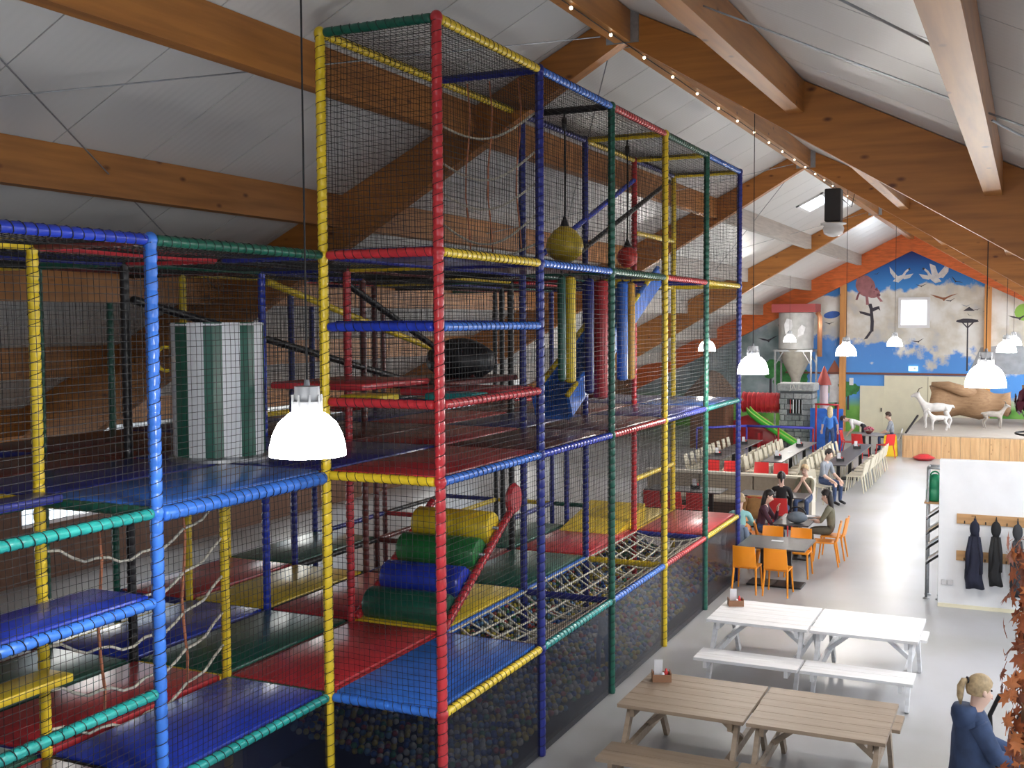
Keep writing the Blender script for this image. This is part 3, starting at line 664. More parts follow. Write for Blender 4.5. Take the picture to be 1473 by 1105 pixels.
# --- striped drum
t = thing('striped_drum', 'upright padded drum with dark green and white stripes on blue deck', 'drum', (-7.36, 8.8, z2 + .055))
mb = MB(); n = 32; R_ = .45
for j in range(n):
    a, b = 2 * PI * j / n, 2 * PI * (j + 1) / n; mb.cur = (j // 2) % 2
    mb.add([(R_ * math.cos(a), R_ * math.sin(a), .05), (R_ * math.cos(b), R_ * math.sin(b), .05), (R_ * math.cos(b), R_ * math.sin(b), 1.36), (R_ * math.cos(a), R_ * math.sin(a), 1.36)], [(0, 1, 2, 3)])
mb.build('striped_cover', [mat('white_vinyl', (.72, .75, .78), .3), GRN], t, True)
MB().lathe([(.02, 1.36), (.43, 1.36), (.455, 1.345), (.455, 1.33)], 32).build('top_cap', WHITE, t, 'auto')
MB().lathe([(.02, 0), (.5, 0), (.5, .03), (.46, .05), (.02, .05)], 32).build('base_ring', STEEL, t, 'auto')
MB().tube(arc((-.42, -.28, 1.0), .12, PI * .4, PI * 1.6, 10, 'XZ'), .018, 6).build('handle', YEL, t, True)
# --- dark foam obstacle on the upper deck
t = thing('foam_obstacle', 'black rounded foam obstacle lying on the red half deck', 'foam block', (-6.3, 12.0, 3.99))
MB().loft([[V((-.4 + .8 * q / 8, 0, 0)) + V((0, (.1 + .2 * math.sin(PI * (q + .6) / 9.2)) * math.cos(a), .2 + (.1 + .18 * math.sin(PI * (q + .6) / 9.2)) * math.sin(a))) for a in [2 * PI * j / 14 for j in range(14)]] for q in range(9)]).build('foam_body', BLK, t, True)
MB().box((0, 0, .1), (.5, .3, .2)).build('foam_base', BRN, t)
# --- ball pit
PITC = [('yellow', (.72, .58, .1)), ('white', (.66, .66, .58)), ('blue', (.06, .16, .5)), ('green', (.08, .32, .14)), ('red', (.55, .08, .06)), ('light blue', (.2, .4, .62))]
pm = [mat('ball_' + n.replace(' ', '_'), c, .35) for n, c in PITC]
def ico(r):
    bm = bmesh.new(); bmesh.ops.create_icosphere(bm, subdivisions=2, radius=r); bm.verts.index_update()
    o = ([v.co.copy() for v in bm.verts], [tuple(v.index for v in f.verts) for f in bm.faces]); bm.free(); return o
iv, if_ = ico(.033)
bms = []
for m in pm:
    mb = MB(); mb.add(iv, if_); bms.append(mb.mesh('pit_ball', m, True))
spots = []
def pit_h(x, y): return .14 + .16 * (1 + math.sin(y * 1.1 + x)) * .5 + .32 * max(0, min(1, (-4.9 - x) / 2.4)) + .12 * max(0, (y - 12) / 7)
y = 9.3
row = 0
while y < 19.3:
    x = -4.71 - .036 * (row % 2)
    while x > -7.0:
        xx, yy = x + random.uniform(-.004, .004), y + random.uniform(-.004, .004)
        if math.hypot(xx + 4.95, yy - 13.35) > .2 and all(math.hypot(xx - GX(i), yy - GY(k)) > .11 for i in (0, 1, 2) for k in range(0, 6)): spots.append((xx, yy, pit_h(xx, yy) + random.uniform(-.05, .05)))
        x -= .075
    y += .068; row += 1
spots.sort(key=lambda p: (V(p) - CAM).length)
rest = MB()
wts = (24, 26, 22, 8, 9, 11)
vis = [p for p in spots if p[0] > -5.15 and p[1] > 10.75]
near = set(vis[:300])
for p in spots:
    c = random.choices(range(6), wts)[0]
    if p in near:
        tag(obj('pit_ball', bms[c], None, p), '%s plastic ball lying in the ball pit behind the dark screen' % PITC[c][0], 'ball', 'ball pit balls')
    else:
        rest.cur = c; rest.add([v + V(p) for v in iv], if_)
b = rest.build('pit_balls', pm, None, True); tag(b, 'multicoloured plastic balls filling the rest of the ball pit', 'balls', kind='stuff')
MB().box((-5.9, 14.4, .025), (2.3, 10.2, .05)).build('pit_mat', BLK, frame, False, -FI)
MB().box((-7.12, 14.0, .57), (.05, 10.4, 1.1)).build('pit_wall', NAV, frame, False, -FI)

# ================================================================== LAMPS
def lamp(x, y, lb, zb=3.85, grp='pendant lamps'):
    t = thing('pendant_lamp', lb, 'lamp', (x, y, zb), 0, grp)
    MB().lathe([(.232, 0), (.228, .06), (.21, .13), (.175, .2), (.12, .25), (.085, .27)], 28).lathe([(.222, 0), (.2, .13), (.165, .19), (.11, .24), (.02, .255)], 28).build('shade', GLOW, t, True)
    MB().lathe([(.09, .26), (.088, .33), (.078, .335), (.076, .42), (.02, .425), (.015, .46)], 18).build('cap', GREYP, t, 'auto')
    for k in range(8):
        a = 2 * PI * k / 8; MB().box((.088 * math.cos(a), .088 * math.sin(a), .32), (.012, .012, .1), Matrix.Rotation(a, 3, 'Z')).build('cooling_fin', GREYP, t)
    MB().tube([(0, 0, .45), (0, 0, roof(x) - zb - .02)], .006, 5).build('cable', CORD, t)
    l = bpy.data.lights.new('lamp_light', 'POINT'); l.energy = LAMP_W; l.color = (1, .95, .88); l.shadow_soft_size = .14
    lo = bpy.data.objects.new('lamp_light', l); sc.collection.objects.link(lo); lo.parent = t; lo.location = (0, 0, -.12)
LAMP_W = 60
lamp(-3.96, 5.54, 'glowing white bell pendant lamp hanging near the striped drum')
lamp(-3.79, 16.76, 'glowing white bell pendant lamp hanging beside the play frame corner post')
lamp(-3.77, 26.05, 'glowing white bell pendant lamp over the aisle by the beige banquette')
lamp(-3.8, 36.4, 'glowing white bell pendant lamp below the gable window')
lamp(-.46, 14.32, 'glowing white bell pendant lamp near the coat wall')
lamp(-.5, 29.8, 'glowing white bell pendant lamp over the wooden stage side'); lamp(-.44, 38.2, 'glowing white bell pendant lamp near the painted balloon')
lamp(-7.9, 29.4, 'glowing white bell pendant lamp seen through the play frame nets'); lamp(-8.3, 42.9, 'glowing white bell pendant lamp in front of the painted silo')
# warm air blower
t = thing('hanging_heater', 'black hanging air blower with a clear round diffuser under the ridge', 'heater', (-4.29, 27.4, 6.65))
MB().rbox((0, 0, .75), (.38, .38, .78), .03).build('casing', DARKM, t)
MB().lathe([(.22, .34), (.3, .33), (.3, .3), (.22, .28), (.25, .2), (.22, .08), (.12, .02), (.02, 0)], 24).build('diffuser', mat('clear_plastic', (.55, .55, .55), .2), t, True)
MB().tube([(0, 0, 1.13), (0, 0, 7.93 - 6.65)], .012, 6).build('hanger', STEEL, t)
MB().tube([(.19, 0, .9), (.4, .1, .7), (.5, .1, 1.2), (.5, .1, roof(-3.79) - 6.67)], .01, 6).build('power_cable', CORD, t)

# ================================================================== PICNIC TABLES
def picnic(x, y, m, lb, L=1.28, W=1.16, top=.79, seat=.46):
    t = thing('picnic_table', lb, 'picnic table', (x, y, 0))
    n = 6
    for k in range(n): MB().box((L / 2, W * (k + .5) / n, top - .018), (L, W / n - .006, .036)).build('top_plank', m, t)
    for s in (0, 1):
        y0 = -.62 if s == 0 else W + .16
        for k in range(2): MB().box((L / 2, y0 + .115 + k * .235, seat - .018), (L, .228, .036)).build('bench_plank', m, t)
    for xx in (.09, L - .09):
        for s in (0, 1):
            yt, yb_ = (.2, -.28) if s == 0 else (W - .2, W + .28)
            MB().bar((xx, yt, top - .04), (xx, yb_, .0), .09, .045, (1, 0, 0)).build('leg', m, t)
        MB().box((xx + (.05 if xx < .5 else -.05), W / 2, top - .085), (.045, W - .1, .09)).build('top_batten', m, t)
        MB().box((xx + (.05 if xx < .5 else -.05), W / 2, seat - .08), (.045, W + 1.2, .09)).build('seat_bearer', m, t)
        MB().bar((xx + (.05 if xx < .5 else -.05), W / 2, seat - .05), (L / 2 + (-.1 if xx < .5 else .1), W / 2, top - .05), .05, .05, (0, 1, 0)).build('brace', m, t)
    return t
picnic(-3.73, 13.91, TWHITE, 'white wooden picnic table beside the ball pit screen'); picnic(-2.42, 13.91, TWHITE, 'white wooden picnic table with its end towards the coat wall')
picnic(-3.71, 10.41, TBROWN, 'brown wooden picnic table beside the ball pit screen'); picnic(-2.4, 10.41, TBROWN, 'brown wooden picnic table with its end towards the woman in denim')
def caddy(x, y, z, lb, rz=0., wood_=False, grp=None):
    t = thing('condiment_caddy', lb, 'caddy', (x, y, z), rz, grp)
    mb = MB(); cm = mat('caddy_wood', (.3, .15, .08), .6) if wood_ else DARKM
    for c, d_ in (((0, 0, .008), (.2, .14, .016)), ((-.095, 0, .05), (.012, .14, .1)), ((.095, 0, .05), (.012, .14, .1)), ((0, -.065, .04), (.2, .012, .08)), ((0, .065, .04), (.2, .012, .08))): mb.box(c, d_)
    mb.build('tray', cm, t)
    MB().box((-.03, .02, .13), (.09, .006, .2), Matrix.Rotation(.2, 3, 'X')).build('menu_card', WHITE, t)
    MB().lathe([(.022, .016), (.024, .09), (.012, .11), (.012, .13)], 10, (.05, .0, 0)).build('bottle', CHAIRR, t, True)
    MB().lathe([(.02, .016), (.02, .08), (.014, .095)], 10, (.01, -.03, 0)).build('salt_pot', WHITE, t, True)
caddy(-3.55, 14.75, .79, 'small dark caddy with a menu card on the white picnic table', .4, True)
caddy(-3.52, 11.3, .79, 'small dark caddy with a menu card on the brown picnic table', .4, True)

# ================================================================== CHAIRS AND TABLES
def make_chair(m, lb, grp):
    t = thing('dining_chair', lb, 'chair', (0, 0, 0), 0, grp)
    # faces +Y: sitter looks along +Y
    MB().rbox((0, .0, .445), (.42, .42, .025), .01).build('seat', m, t)
    secs = []
    for q in range(5):
        z = .47 + .36 * q / 4; y = -.2 - .07 * q / 4; hw = .2 - .012 * q / 4
        secs.append([V((-hw, y, z)), V((-hw * .5, y - .025, z)), V((hw * .5, y - .025, z)), V((hw, y, z)), V((hw, y - .02, z)), V((hw * .5, y - .045, z)), V((-hw * .5, y - .045, z)), V((-hw, y - .02, z))])
    MB().loft(secs).build('backrest', m, t, 'auto')
    for sx in (-1, 1):
        MB().tube([(sx * .185, .18, .44), (sx * .21, .23, 0)], [.02, .014], 8).build('leg', m, t)
        MB().tube([(sx * .19, -.2, .5), (sx * .19, -.19, .42), (sx * .21, -.26, 0)], [.018, .02, .014], 8).build('leg', m, t)
    return t
PROTO = {}
def chair(kind, x, y, rz, lb, grp):
    m = {'o': CHAIRO, 'c': CHAIRC, 'r': CHAIRR, 'w': WHITE}[kind]
    if kind not in PROTO:
        PROTO[kind] = make_chair(m, lb, grp); o = PROTO[kind]; o.location = (x, y, 0); o.rotation_euler = (0, 0, rz); return o
    return dup(PROTO[kind], (x, y, 0), rz, lb, grp)
def table(x0, x1, y0, y1, lb, legs, grp=None):
    cx, cy = (x0 + x1) / 2, (y0 + y1) / 2
    t = thing('dining_table', lb, 'table', (cx, cy, 0), 0, grp)
    MB().rbox((0, 0, .735), (x1 - x0, y1 - y0, .03), .008).build('tabletop', TABG, t)
    for lx, ly in legs:
        MB().box((lx - cx, ly - cy, .37), (.09, .09, .7)).build('pedestal', DARKM, t); MB().rbox((lx - cx, ly - cy, .015), (.5, .5, .03), .01).build('foot_plate', DARKM, t)
    return t
table(-4.55, -3.38, 18.94, 20.04, 'dark grey square dining table with orange chairs beside the play frame', [(-4.2, 19.5), (-3.75, 19.5)])
for x, e_ in ((-4.33, 'beside the play frame'), (-3.8, 'on the aisle side')): chair('o', x, 18.82, 0, 'orange chair backing towards the white picnic tables, ' + e_, 'orange dining chairs')
for x, e_ in ((-4.26, 'by the person in turquoise'), (-3.74, 'on the aisle side')): chair('o', x, 20.32, PI, 'orange chair between the square table and the women, ' + e_, 'orange dining chairs')
table(-4.42, -3.74, 21.3, 22.55, 'dark dining table with two women, cups and a grey bag', [(-4.08, 21.9)])
chair('o', -3.46, 21.5, PI / 2 + .1, 'orange plastic chair turned to the aisle beside the women', 'orange aisle chairs')
chair('o', -3.42, 22.15, PI / 2, 'orange plastic chair under the woman in olive', 'orange seats in use')
chair('o', -4.78, 21.75, -PI / 2, 'orange plastic chair under the woman in maroon', 'orange seats in use'); chair('o', -4.4, 20.98, -PI / 2 + .3, 'orange plastic chair beside the woman in maroon', 'orange aisle chairs')
chair('o', -4.93, 20.72, .1, 'orange plastic chair under the person in turquoise', 'orange seats in use')
table(-5.9, -4.4, 24.6, 25.4, 'dark dining table in front of the beige banquette', [(-5.5, 25), (-4.8, 25)])
for x in (-5.35, -4.85): chair('r', x, 24.2, 0, 'red plastic chair at the table before the banquette', 'red dining chairs')
table(-8.1, -6.3, 24.6, 25.4, 'dark dining table before the banquette behind the play frame nets', [(-7.8, 25), (-6.6, 25)])
for x in (-7.7, -7.2, -6.7): chair('r', x, 24.2, 0, 'red plastic chair at the table behind the play frame nets', 'red chairs behind nets')
# banquette
bq = thing('banquette', 'long beige upholstered banquette with panelled back', 'bench', (-6.6, 26.3, 0))
BEIGE = mat('beige_upholstery', (.36, .3, .23), .75, noise=.12, nscale=14)
for k in range(3): MB().rbox((-1.33 + 1.33 * k, .12, .52), (1.31, .2, .86), .03).build('back_panel', BEIGE, bq)
for k in range(3): MB().rbox((-1.33 + 1.33 * k, -.22, .4), (1.31, .5, .12), .04).build('seat_cushion', mat('light_cushion', (.5, .44, .35), .75), bq)
MB().box((0, -.18, .17), (3.9, .42, .34)).build('plinth', mat('plinth_brown', (.12, .08, .06), .6), bq)
MB().box((0, .12, .965), (4.05, .24, .05)).build('cap_board', mat('pale_board', (.66, .6, .5), .5), bq)
MB().box((2.05, .0, .48), (.1, .5, .94)).build('end_panel', mat('pale_board', (.66, .6, .5), .5), bq)
# long tables with cream chairs
for tx, nm, ins in ((-4.7, 'beside the aisle', 0), (-6.42, 'in the middle row', 1), (-8.15, 'nearest the play frame', 2)):
    table(tx - .29, tx + .29, 30.7, 36.3, 'long dark dining table ' + nm, [(tx, 31.3), (tx, 33.5), (tx, 35.7)])
    for k in range(9):
        yy = 30.95 + .62 * k
        for s in (-1, 1):
            chair('c', tx + s * .5 + random.uniform(-.012, .012), yy + random.uniform(-.05, .05), s * PI / 2 + random.uniform(-.05, .05), ('cream plastic chair, %s side of the long table %s' if 0 < k < 8 else 'cream end chair by the banquette, %s side, long table %s' if k == 0 else 'cream end chair by the toddler corner, %s side, long table %s') % ('aisle' if s > 0 else 'frame', nm), 'cream chairs at long table ' + nm)
    for yy, e_ in ((31.6, 'banquette'), (34.9, 'castle')): caddy(tx, yy, .75, 'black caddy at the %s end of the long table %s' % (e_, nm), .3, False, 'table caddies')
for x in (-7.85, -7.33, -6.5, -5.98): chair('r', x, 29.6, PI, 'red plastic chair behind the beige banquette', 'red chairs behind the banquette')
caddy(-5.0, 25.0, .75, 'small black caddy on the table before the banquette', .1); caddy(-7.0, 25.1, .75, 'small black caddy on the table behind the nets', .1)
# things on the women's table
t = thing('grey_bag', 'slouched blue grey bag lying on the women\'s dining table', 'bag', (-4.0, 21.55, .75))
MB().sphere((0, 0, .11), (.2, .17, .11), 14, 8).build('bag_body', mat('bag_grey', (.16, .2, .25), .8, noise=.3, nscale=9), t, True)
MB().tube(arc((0, 0, .14), .17, .2, PI - .2, 10), .016, 6).build('strap', BLK, t, True)
for x, y, lb in ((-4.2, 22.1, 'white plate near the woman in maroon'), (-3.9, 22.3, 'white plate near the woman in olive')):
    tag(MB().lathe([(.01, .004), (.07, .004), (.12, .02), (.125, .018), (.075, 0), (.01, 0)], 18).build('plate', WHITE, None, True, (x, y, .75)), lb, 'plate')
for x, y, lb in ((-4.05, 22.0, 'white cup between the two plates'), (-4.22, 21.85, 'white cup by the bag')):
    t = thing('cup', lb, 'cup', (x, y, .75)); MB().lathe([(.025, 0), (.04, .02), (.042, .09), (.036, .085), (.03, .02), (.005, .012)], 14).build('bowl', WHITE, t, True); MB().tube(arc((.045, 0, .05), .022, -PI / 2, PI / 2, 8), .005, 5).build('handle', WHITE, t)
tag(MB().rbox((0, 0, .003), (.21, .1, .006), .002).build('paper_napkin', WHITE, None, False, (-3.98, 19.62, .75)), 'white paper napkin on the square dining table', 'napkin')
tag(MB().rbox((0, 0, .003), (.12, .2, .006), .002).build('paper_napkin', WHITE, None, False, (-6.4, 33.2, .75)), 'white paper napkin on the middle long table', 'napkin')
# round table and red chairs by the stage
t = thing('round_table', 'grey round table with red chairs by the stage', 'table', (-4.9, 39.6, 0))
MB().lathe([(.01, .72), (.5, .72), (.51, .735), (.5, .75), (.01, .75)], 24).build('tabletop', mat('grey_top', (.22, .21, .22), .4), t, 'auto'); MB().lathe([(.25, 0), (.25, .03), (.04, .05), (.04, .72)], 16).build('pedestal', DARKM, t, 'auto')
for a, l in ((3.05, 'with its back to the play castle'), (-1.9, 'turned towards the yellow stand'), (-.7, 'beside the yellow stand')): chair('r', -4.9 + .72 * math.cos(a), 39.6 + .72 * math.sin(a), a + PI / 2, 'red plastic chair at the round table ' + l, 'red round table chairs')
t = thing('flower_bowl', 'bowl of dark pink flowers on the round table', 'flowers', (-4.95, 39.65, .75))
MB().lathe([(.06, 0), (.14, .07), (.15, .1), (.13, .08), (.01, .02)], 16).build('bowl', BRN, t, True)
for k in range(14):
    a = k * 2.4; r = .15 * math.sqrt(k / 14); MB().sphere((r * math.cos(a), r * math.sin(a), .15 + .07 * (1 - k / 14)), .045, 8, 6).build('blossom', mat('pink_petals', (.35, .08, .12), .7), t, True)
t = thing('yellow_stand', 'bright yellow folded safety stand beside the wooden stage', 'sign', (-4.25, 39.75, 0))
for s in (-1, 1): MB().prism([(-.24, 0, 0), (.24, 0, 0), (.2, 0, .72), (-.2, 0, .72)], (0, 0, 0), (0, .03, 0)).build('panel', mat('safety_yellow', (.9, .66, .02), .4), t, False, (0, s * .14, 0)).rotation_euler = (s * .17, 0, 0)
# red bowl upside down by the stage
tag(MB().lathe([(.02, .2), (.16, .2), (.2, .17), (.36, .09), (.33, .05), (.24, 0), (.02, 0)], 18).build('red_tub', RED, None, 'auto', (-3.1, 39.0, 0)), 'low red plastic tub on the floor before the stage', 'tub')

# ================================================================== COAT WALL
cw = MB().box((1.7, 19.14, 1.2), (5.94, .16, 2.4)).build('wall_coats', WHITE); tag(cw, 'white partition wall with coat rails', 'wall', kind='structure')
b = MB().box((1.7, 19.05, .03), (5.94, .02, .06)).build('baseboard_coats', CREAM); tag(b, 'low cream skirting under the coats', 'skirting', kind='structure')
COATW = wood('rail_oak', (.52, .3, .13), (.25, .12, .05), 'X', 2)
for z, lb, x1 in ((1.46, 'upper oak coat rail with black hooks on the white partition', 2.2), (.86, 'lower oak coat rail with black hooks on the white partition', 2.2)):
    t = thing('coat_rail', lb, 'coat rail', (-1.0, 19.06, z))
    MB().box((x1 / 2, -.012, 0), (x1, .024, .16)).build('board', COATW, t)
    for k in range(14):
        x = .12 + .155 * k; zz = .04 if k % 2 else -.05
        MB().tube([(x, -.02, zz), (x, -.07, zz - .01), (x, -.085, zz + .03)], .008, 6).build('hook', DARKM, t)
def coat(x, y, zt, L, wd, m, lb, hood=True):
    t = thing('coat', lb, 'coat', (x, y, zt - L), 0, 'hanging coats'); secs = []
    for q in range(9):
        f = q / 8; z = L * (1 - f); wdt = .85 * wd * (.12 + .5 * min(1, f * 2.2) + .38 * f); dp = .05 + .1 * min(1, f * 1.6)
        secs.append([V((wdt * .5 * math.cos(a) * (1 + .1 * math.sin(a * 5 + q)) + .015 * math.sin(q * 1.7), dp * .5 * math.sin(a) * (1 + .18 * math.sin(a * 7 + q * .5)), z + .012 * math.sin(a * 3) * f)) for a in [2 * PI * j / 20 for j in range(20)]])
    MB().loft(secs).build('coat_body', m, t, True)
    for s in (-1, 1): MB().tube([(s * wd * .18, -.02, L * .74), (s * wd * .3, -.04, L * .5), (s * wd * .32, -.04, L * .22)], [.03, .036, .03], 10).build('sleeve', m, t, True)
    MB().tube([(0, 0, L - .02), (0, .03, L + .012), (0, .055, L + .012)], .005, 5).build('hanging_loop', CORD, t)
    if hood: MB().sphere((0, -.03, L * .86), (.075, .05, .13), 12, 8).build('hood', m, t, True)
DKN = mat('dark_navy_cloth', (.012, .014, .035), .85, noise=.3, nscale=6); BKC = mat('black_cloth', (.01, .01, .012), .8, noise=.3, nscale=6); CHR = mat('charcoal_cloth', (.04, .042, .05), .85, noise=.3, nscale=6)
coat(-.725, 18.9, 1.5, 1.12, .32, DKN, 'long navy hooded coat hanging alone near the rail end'); coat(-.415, 18.9, 1.5, 1.05, .23, BKC, 'black hooded jacket hanging beside a charcoal one')
coat(-.105, 18.9, 1.5, 1.2, .22, CHR, 'charcoal jacket hanging between two black ones'); coat(.205, 18.9, 1.49, 1.0, .23, BKC, 'black jacket hanging next to the leaf column'); coat(.515, 18.89, 1.49, 1.0, .24, BKC, 'black jacket hanging behind the leaf column')
t = thing('wall_socket', 'double white wall socket low on the partition', 'socket', (-1.13, 19.06, .37))
for s in (-1, 1): MB().rbox((s * .045, -.012, .04), (.085, .024, .085), .006).build('socket_plate', mat('socket_grey', (.6, .6, .62), .4), t)
# leaflet rack of steel pipe
t = thing('leaflet_rack', 'steel pipe leaflet rack standing at the end of the coat wall', 'rack', (-1.4, 19.5, 0))
for y in (-.0, .3):
    for x in (-.08, .12):
        MB().tube([(x, y, .02), (x, y, 2.2)], .022, 8).build('upright', STEEL, t, True); MB().lathe([(.055, 0), (.055, .012), (.028, .03)], 12, (x, y, 0)).build('foot_flange', STEEL, t)
MB().tube([(-.08, 0, 2.2), (.12, 0, 2.2)], .022, 8).build('crossbar', STEEL, t, True); MB().tube([(-.08, .3, 2.2), (.12, .3, 2.2)], .022, 8).build('crossbar', STEEL, t, True)
MB().tube([(-.08, 0, 2.2), (-.08, .3, 2.2)], .022, 8).build('crossbar', STEEL, t, True)
MB().box((.02, .15, 1.62), (.3, .42, .025)).build('shelf', COATW, t)
for k in range(4):
    MB().box((.02, .15, 1.42 - k * .25), (.28, .4, .012), Matrix.Rotation(-.65, 3, 'Y')).build('tray', DARKM, t)
    for j in range(3): MB().box((.0, .03 + j * .12, 1.45 - k * .25), (.24, .1, .02), Matrix.Rotation(-.65, 3, 'Y')).build('leaflet', (WHITE, mat('leaflet_tan', (.5, .4, .3), .6), mat('leaflet_blue', (.5, .56, .62), .6))[(j + k) % 3], t)
t = thing('green_canister', 'green plastic canister with loop handle on the leaflet rack', 'canister', (-1.38, 19.65, 1.635))
MB().lathe([(.12, 0), (.14, .03), (.14, .17), (.12, .2), (.13, .23), (.13, .34), (.09, .42), (.03, .45)], 18).build('canister_body', mat('bottle_green', (.01, .22, .1), .35), t, True); MB().tube(arc((0, 0, .42), .07, 0, PI, 10), .014, 6).build('handle', mat('bottle_green', (.01, .22, .1), .35), t, True)

# ================================================================== STAGE AND ANIMALS
st = thing('stage', 'low pine boarded stage with weathered deck below the mural', 'stage', (-3.8, 39.5, 0))
for k in range(34):
    wd = .3; MB().box((wd * (k + .5), .02 + .006 * (k % 3), .375), (wd - .008, .035, .75)).build('front_plank', STAGEW, st)
for k in range(22): MB().box((-.02, .04 + .3 * (k + .5), .375), (.035, .292, .75)).build('side_plank', STAGEW, st)
for k in range(22): MB().box((5.1, .02 + .345 * (k + .5), .77), (10.24, .337, .04)).build('deck_board', DECKW, st)
# ---- skinned figures
def skin_mesh(verts, edges, radii, root, sub=1):
    bm = bmesh.new(); lay = bm.verts.layers.skin.verify(); vs = []
    for i, p in enumerate(verts):
        v = bm.verts.new(p); r = radii[i]; v[lay].radius = r if isinstance(r, tuple) else (r, r); v[lay].use_root = (i == root); vs.append(v)
    for a, b in edges: bm.edges.new((vs[a], vs[b]))
    me = bpy.data.meshes.new('skel'); bm.to_mesh(me); bm.free()
    o = bpy.data.objects.new('skel', me); sc.collection.objects.link(o)
    mo = o.modifiers.new('s', 'SKIN'); mo.branch_smoothing = .5; mo.use_smooth_shade = True
    ms = o.modifiers.new('u', 'SUBSURF'); ms.levels = sub; ms.render_levels = sub
    dg = bpy.context.evaluated_depsgraph_get(); out = bpy.data.meshes.new_from_object(o.evaluated_get(dg))
    bpy.data.objects.remove(o); bpy.data.meshes.remove(me); return out
def paint_by_bone(me, verts, edges, ids, mats):
    for m in mats: me.materials.append(m)
    segs = [(V(verts[a]), V(verts[b]), ids[i]) for i, (a, b) in enumerate(edges)]
    for p in me.polygons:
        c = p.center; best = 9e9; bi = 0
        for a, b, i in segs:
            ab = b - a; tt = max(0, min(1, (c - a).dot(ab) / max(ab.length_squared, 1e-9))); dd = (c - a - ab * tt).length
            if dd < best: best = dd; bi = i
        p.material_index = bi; p.use_smooth = True
def goat(name, lb, loc, rz, s, m, horns=True):
    t = thing(name, lb, 'goat', loc, rz)
    vs = [(-.42, 0, .78), (-.1, 0, .74), (.25, 0, .76), (.42, 0, .86), (.56, 0, 1.08), (.64, 0, 1.2), (.76, 0, 1.16), (.84, 0, 1.11), (-.54, 0, .82), (-.6, 0, .74)]
    ra = [.15, .18, .16, .13, .085, .085, .06, .04, .05, .025]; ed = [(0, 1), (1, 2), (2, 3), (3, 4), (4, 5), (5, 6), (6, 7), (0, 8), (8, 9)]
    for x, y, hind in ((.32, .1, 0), (.34, -.1, 0), (-.4, .1, 1), (-.36, -.1, 1)):
        n0 = len(vs); top = 2 if not hind else 0
        pts = [(x, y, .58), (x + .02, y, .32), (x, y, .14), (x + .02, y, .03)] if not hind else [(x + .06, y, .56), (x - .1, y, .34), (x - .04, y, .14), (x - .02, y, .03)]
        vs += pts; ra += [.075, .042, .03, .035]; ed += [(top, n0), (n0, n0 + 1), (n0 + 1, n0 + 2), (n0 + 2, n0 + 3)]
    for y in (.07, -.07): vs.append((.56, y * 2.2, 1.27)); ra.append(.025); ed.append((5, len(vs) - 1))
    vs = [V(v) * s for v in vs]; ra = [r * s for r in ra]
    me = skin_mesh(vs, ed, ra, 1, 2); paint_by_bone(me, vs, ed, [0] * len(ed), [m]); obj('goat_body', me, t)
    if horns:
        for y in (.03, -.03): MB().tube([V((.62, y, 1.26)) * s, V((.56, y * 1.6, 1.4)) * s, V((.46, y * 2.4, 1.44)) * s], [.022 * s, .015 * s, .006 * s], 8).build('horn', mat('horn', (.2, .16, .12), .5), t, True)
    MB().tube([V((.82, 0, 1.08)) * s, V((.8, 0, .98)) * s], [.02 * s, .004 * s], 6).build('beard', m, t, True)
    for y in (.05, -.05): MB().sphere(V((.72, y, 1.19)) * s, .013 * s, 8, 6).build('eye', BLK, t, True)
GOATW = mat('white_goat_hair', (.72, .7, .69), .85, noise=.15, nscale=10)
goat('goat', 'large white goat statue standing on the stage', (-2.95, 41.9, .79), PI + .1, 1.02, GOATW); goat('goat', 'small white kid goat statue in front of the large goat', (-2.8, 41.2, .79), PI + .15, .6, GOATW, False)
goat('goat', 'grey resting goat statue beside the stump on the stage', (-1.1, 42.6, .79), .3, .7, mat('grey_goat_hair', (.4, .36, .32), .85, noise=.3, nscale=8))
LOG = wood('log_bark', (.36, .22, .12), (.16, .08, .04), 'X', 1.5, .8)
t = thing('tree_log', 'thick brown hollow tree trunk lying on the stage behind the goats', 'log', (-2.0, 44.2, .79))
secs = []
for q in range(11):
    x = -1.3 + 2.7 * q / 10; R_ = .62 + .1 * math.sin(q * 1.3) - .02 * q
    secs.append([V((x + .06 * math.sin(a * 3 + q), R_ * math.cos(a) * (1 + .07 * math.sin(5 * a + q)), .78 + R_ * math.sin(a) * (1 + .06 * math.sin(4 * a + q)))) for a in [2 * PI * j / 18 for j in range(18)]])
MB().loft(secs).build('trunk', LOG, t, True); MB().tube([(.2, -.2, 1.1), (-.7, -.5, 1.45), (-1.25, -.5, 1.5)], [.25, .17, .08], 10).build('branch', LOG, t, True)
t = thing('log_shelter', 'rough timber shelter with plank roof at the back of the stage', 'shelter', (1.4, 44.5, .8))
for x in (-1.3, 1.6): MB().tube([(x, 0, 0), (x + .05, 0, 1.5)], [.16, .13], 10).build('post', LOG, t, True)
MB().tube([(-1.6, 0, 1.3), (0, .02, 1.36), (2.0, 0, 1.3)], [.17, .19, .16], 10).build('beam', LOG, t, True); MB().tube([(-1.5, 0, .55), (2.0, 0, .6)], .12, 10).build('rail', LOG, t, True)
for k in range(5): MB().box((-1.0 + .55 * k + .3, .4, 1.72 + .12 * k), (.56, 1.9, .03), Matrix.Rotation(-.22, 3, 'Y')).build('roof_plank', STAGEW, t)
tag(MB().bar((-3.75, 39.75, .82), (-3.45, 40.7, 1.35), .05, .05).build('ramp_pole', DARKM), 'slanted dark pole leaning by the goats on the stage', 'pole')

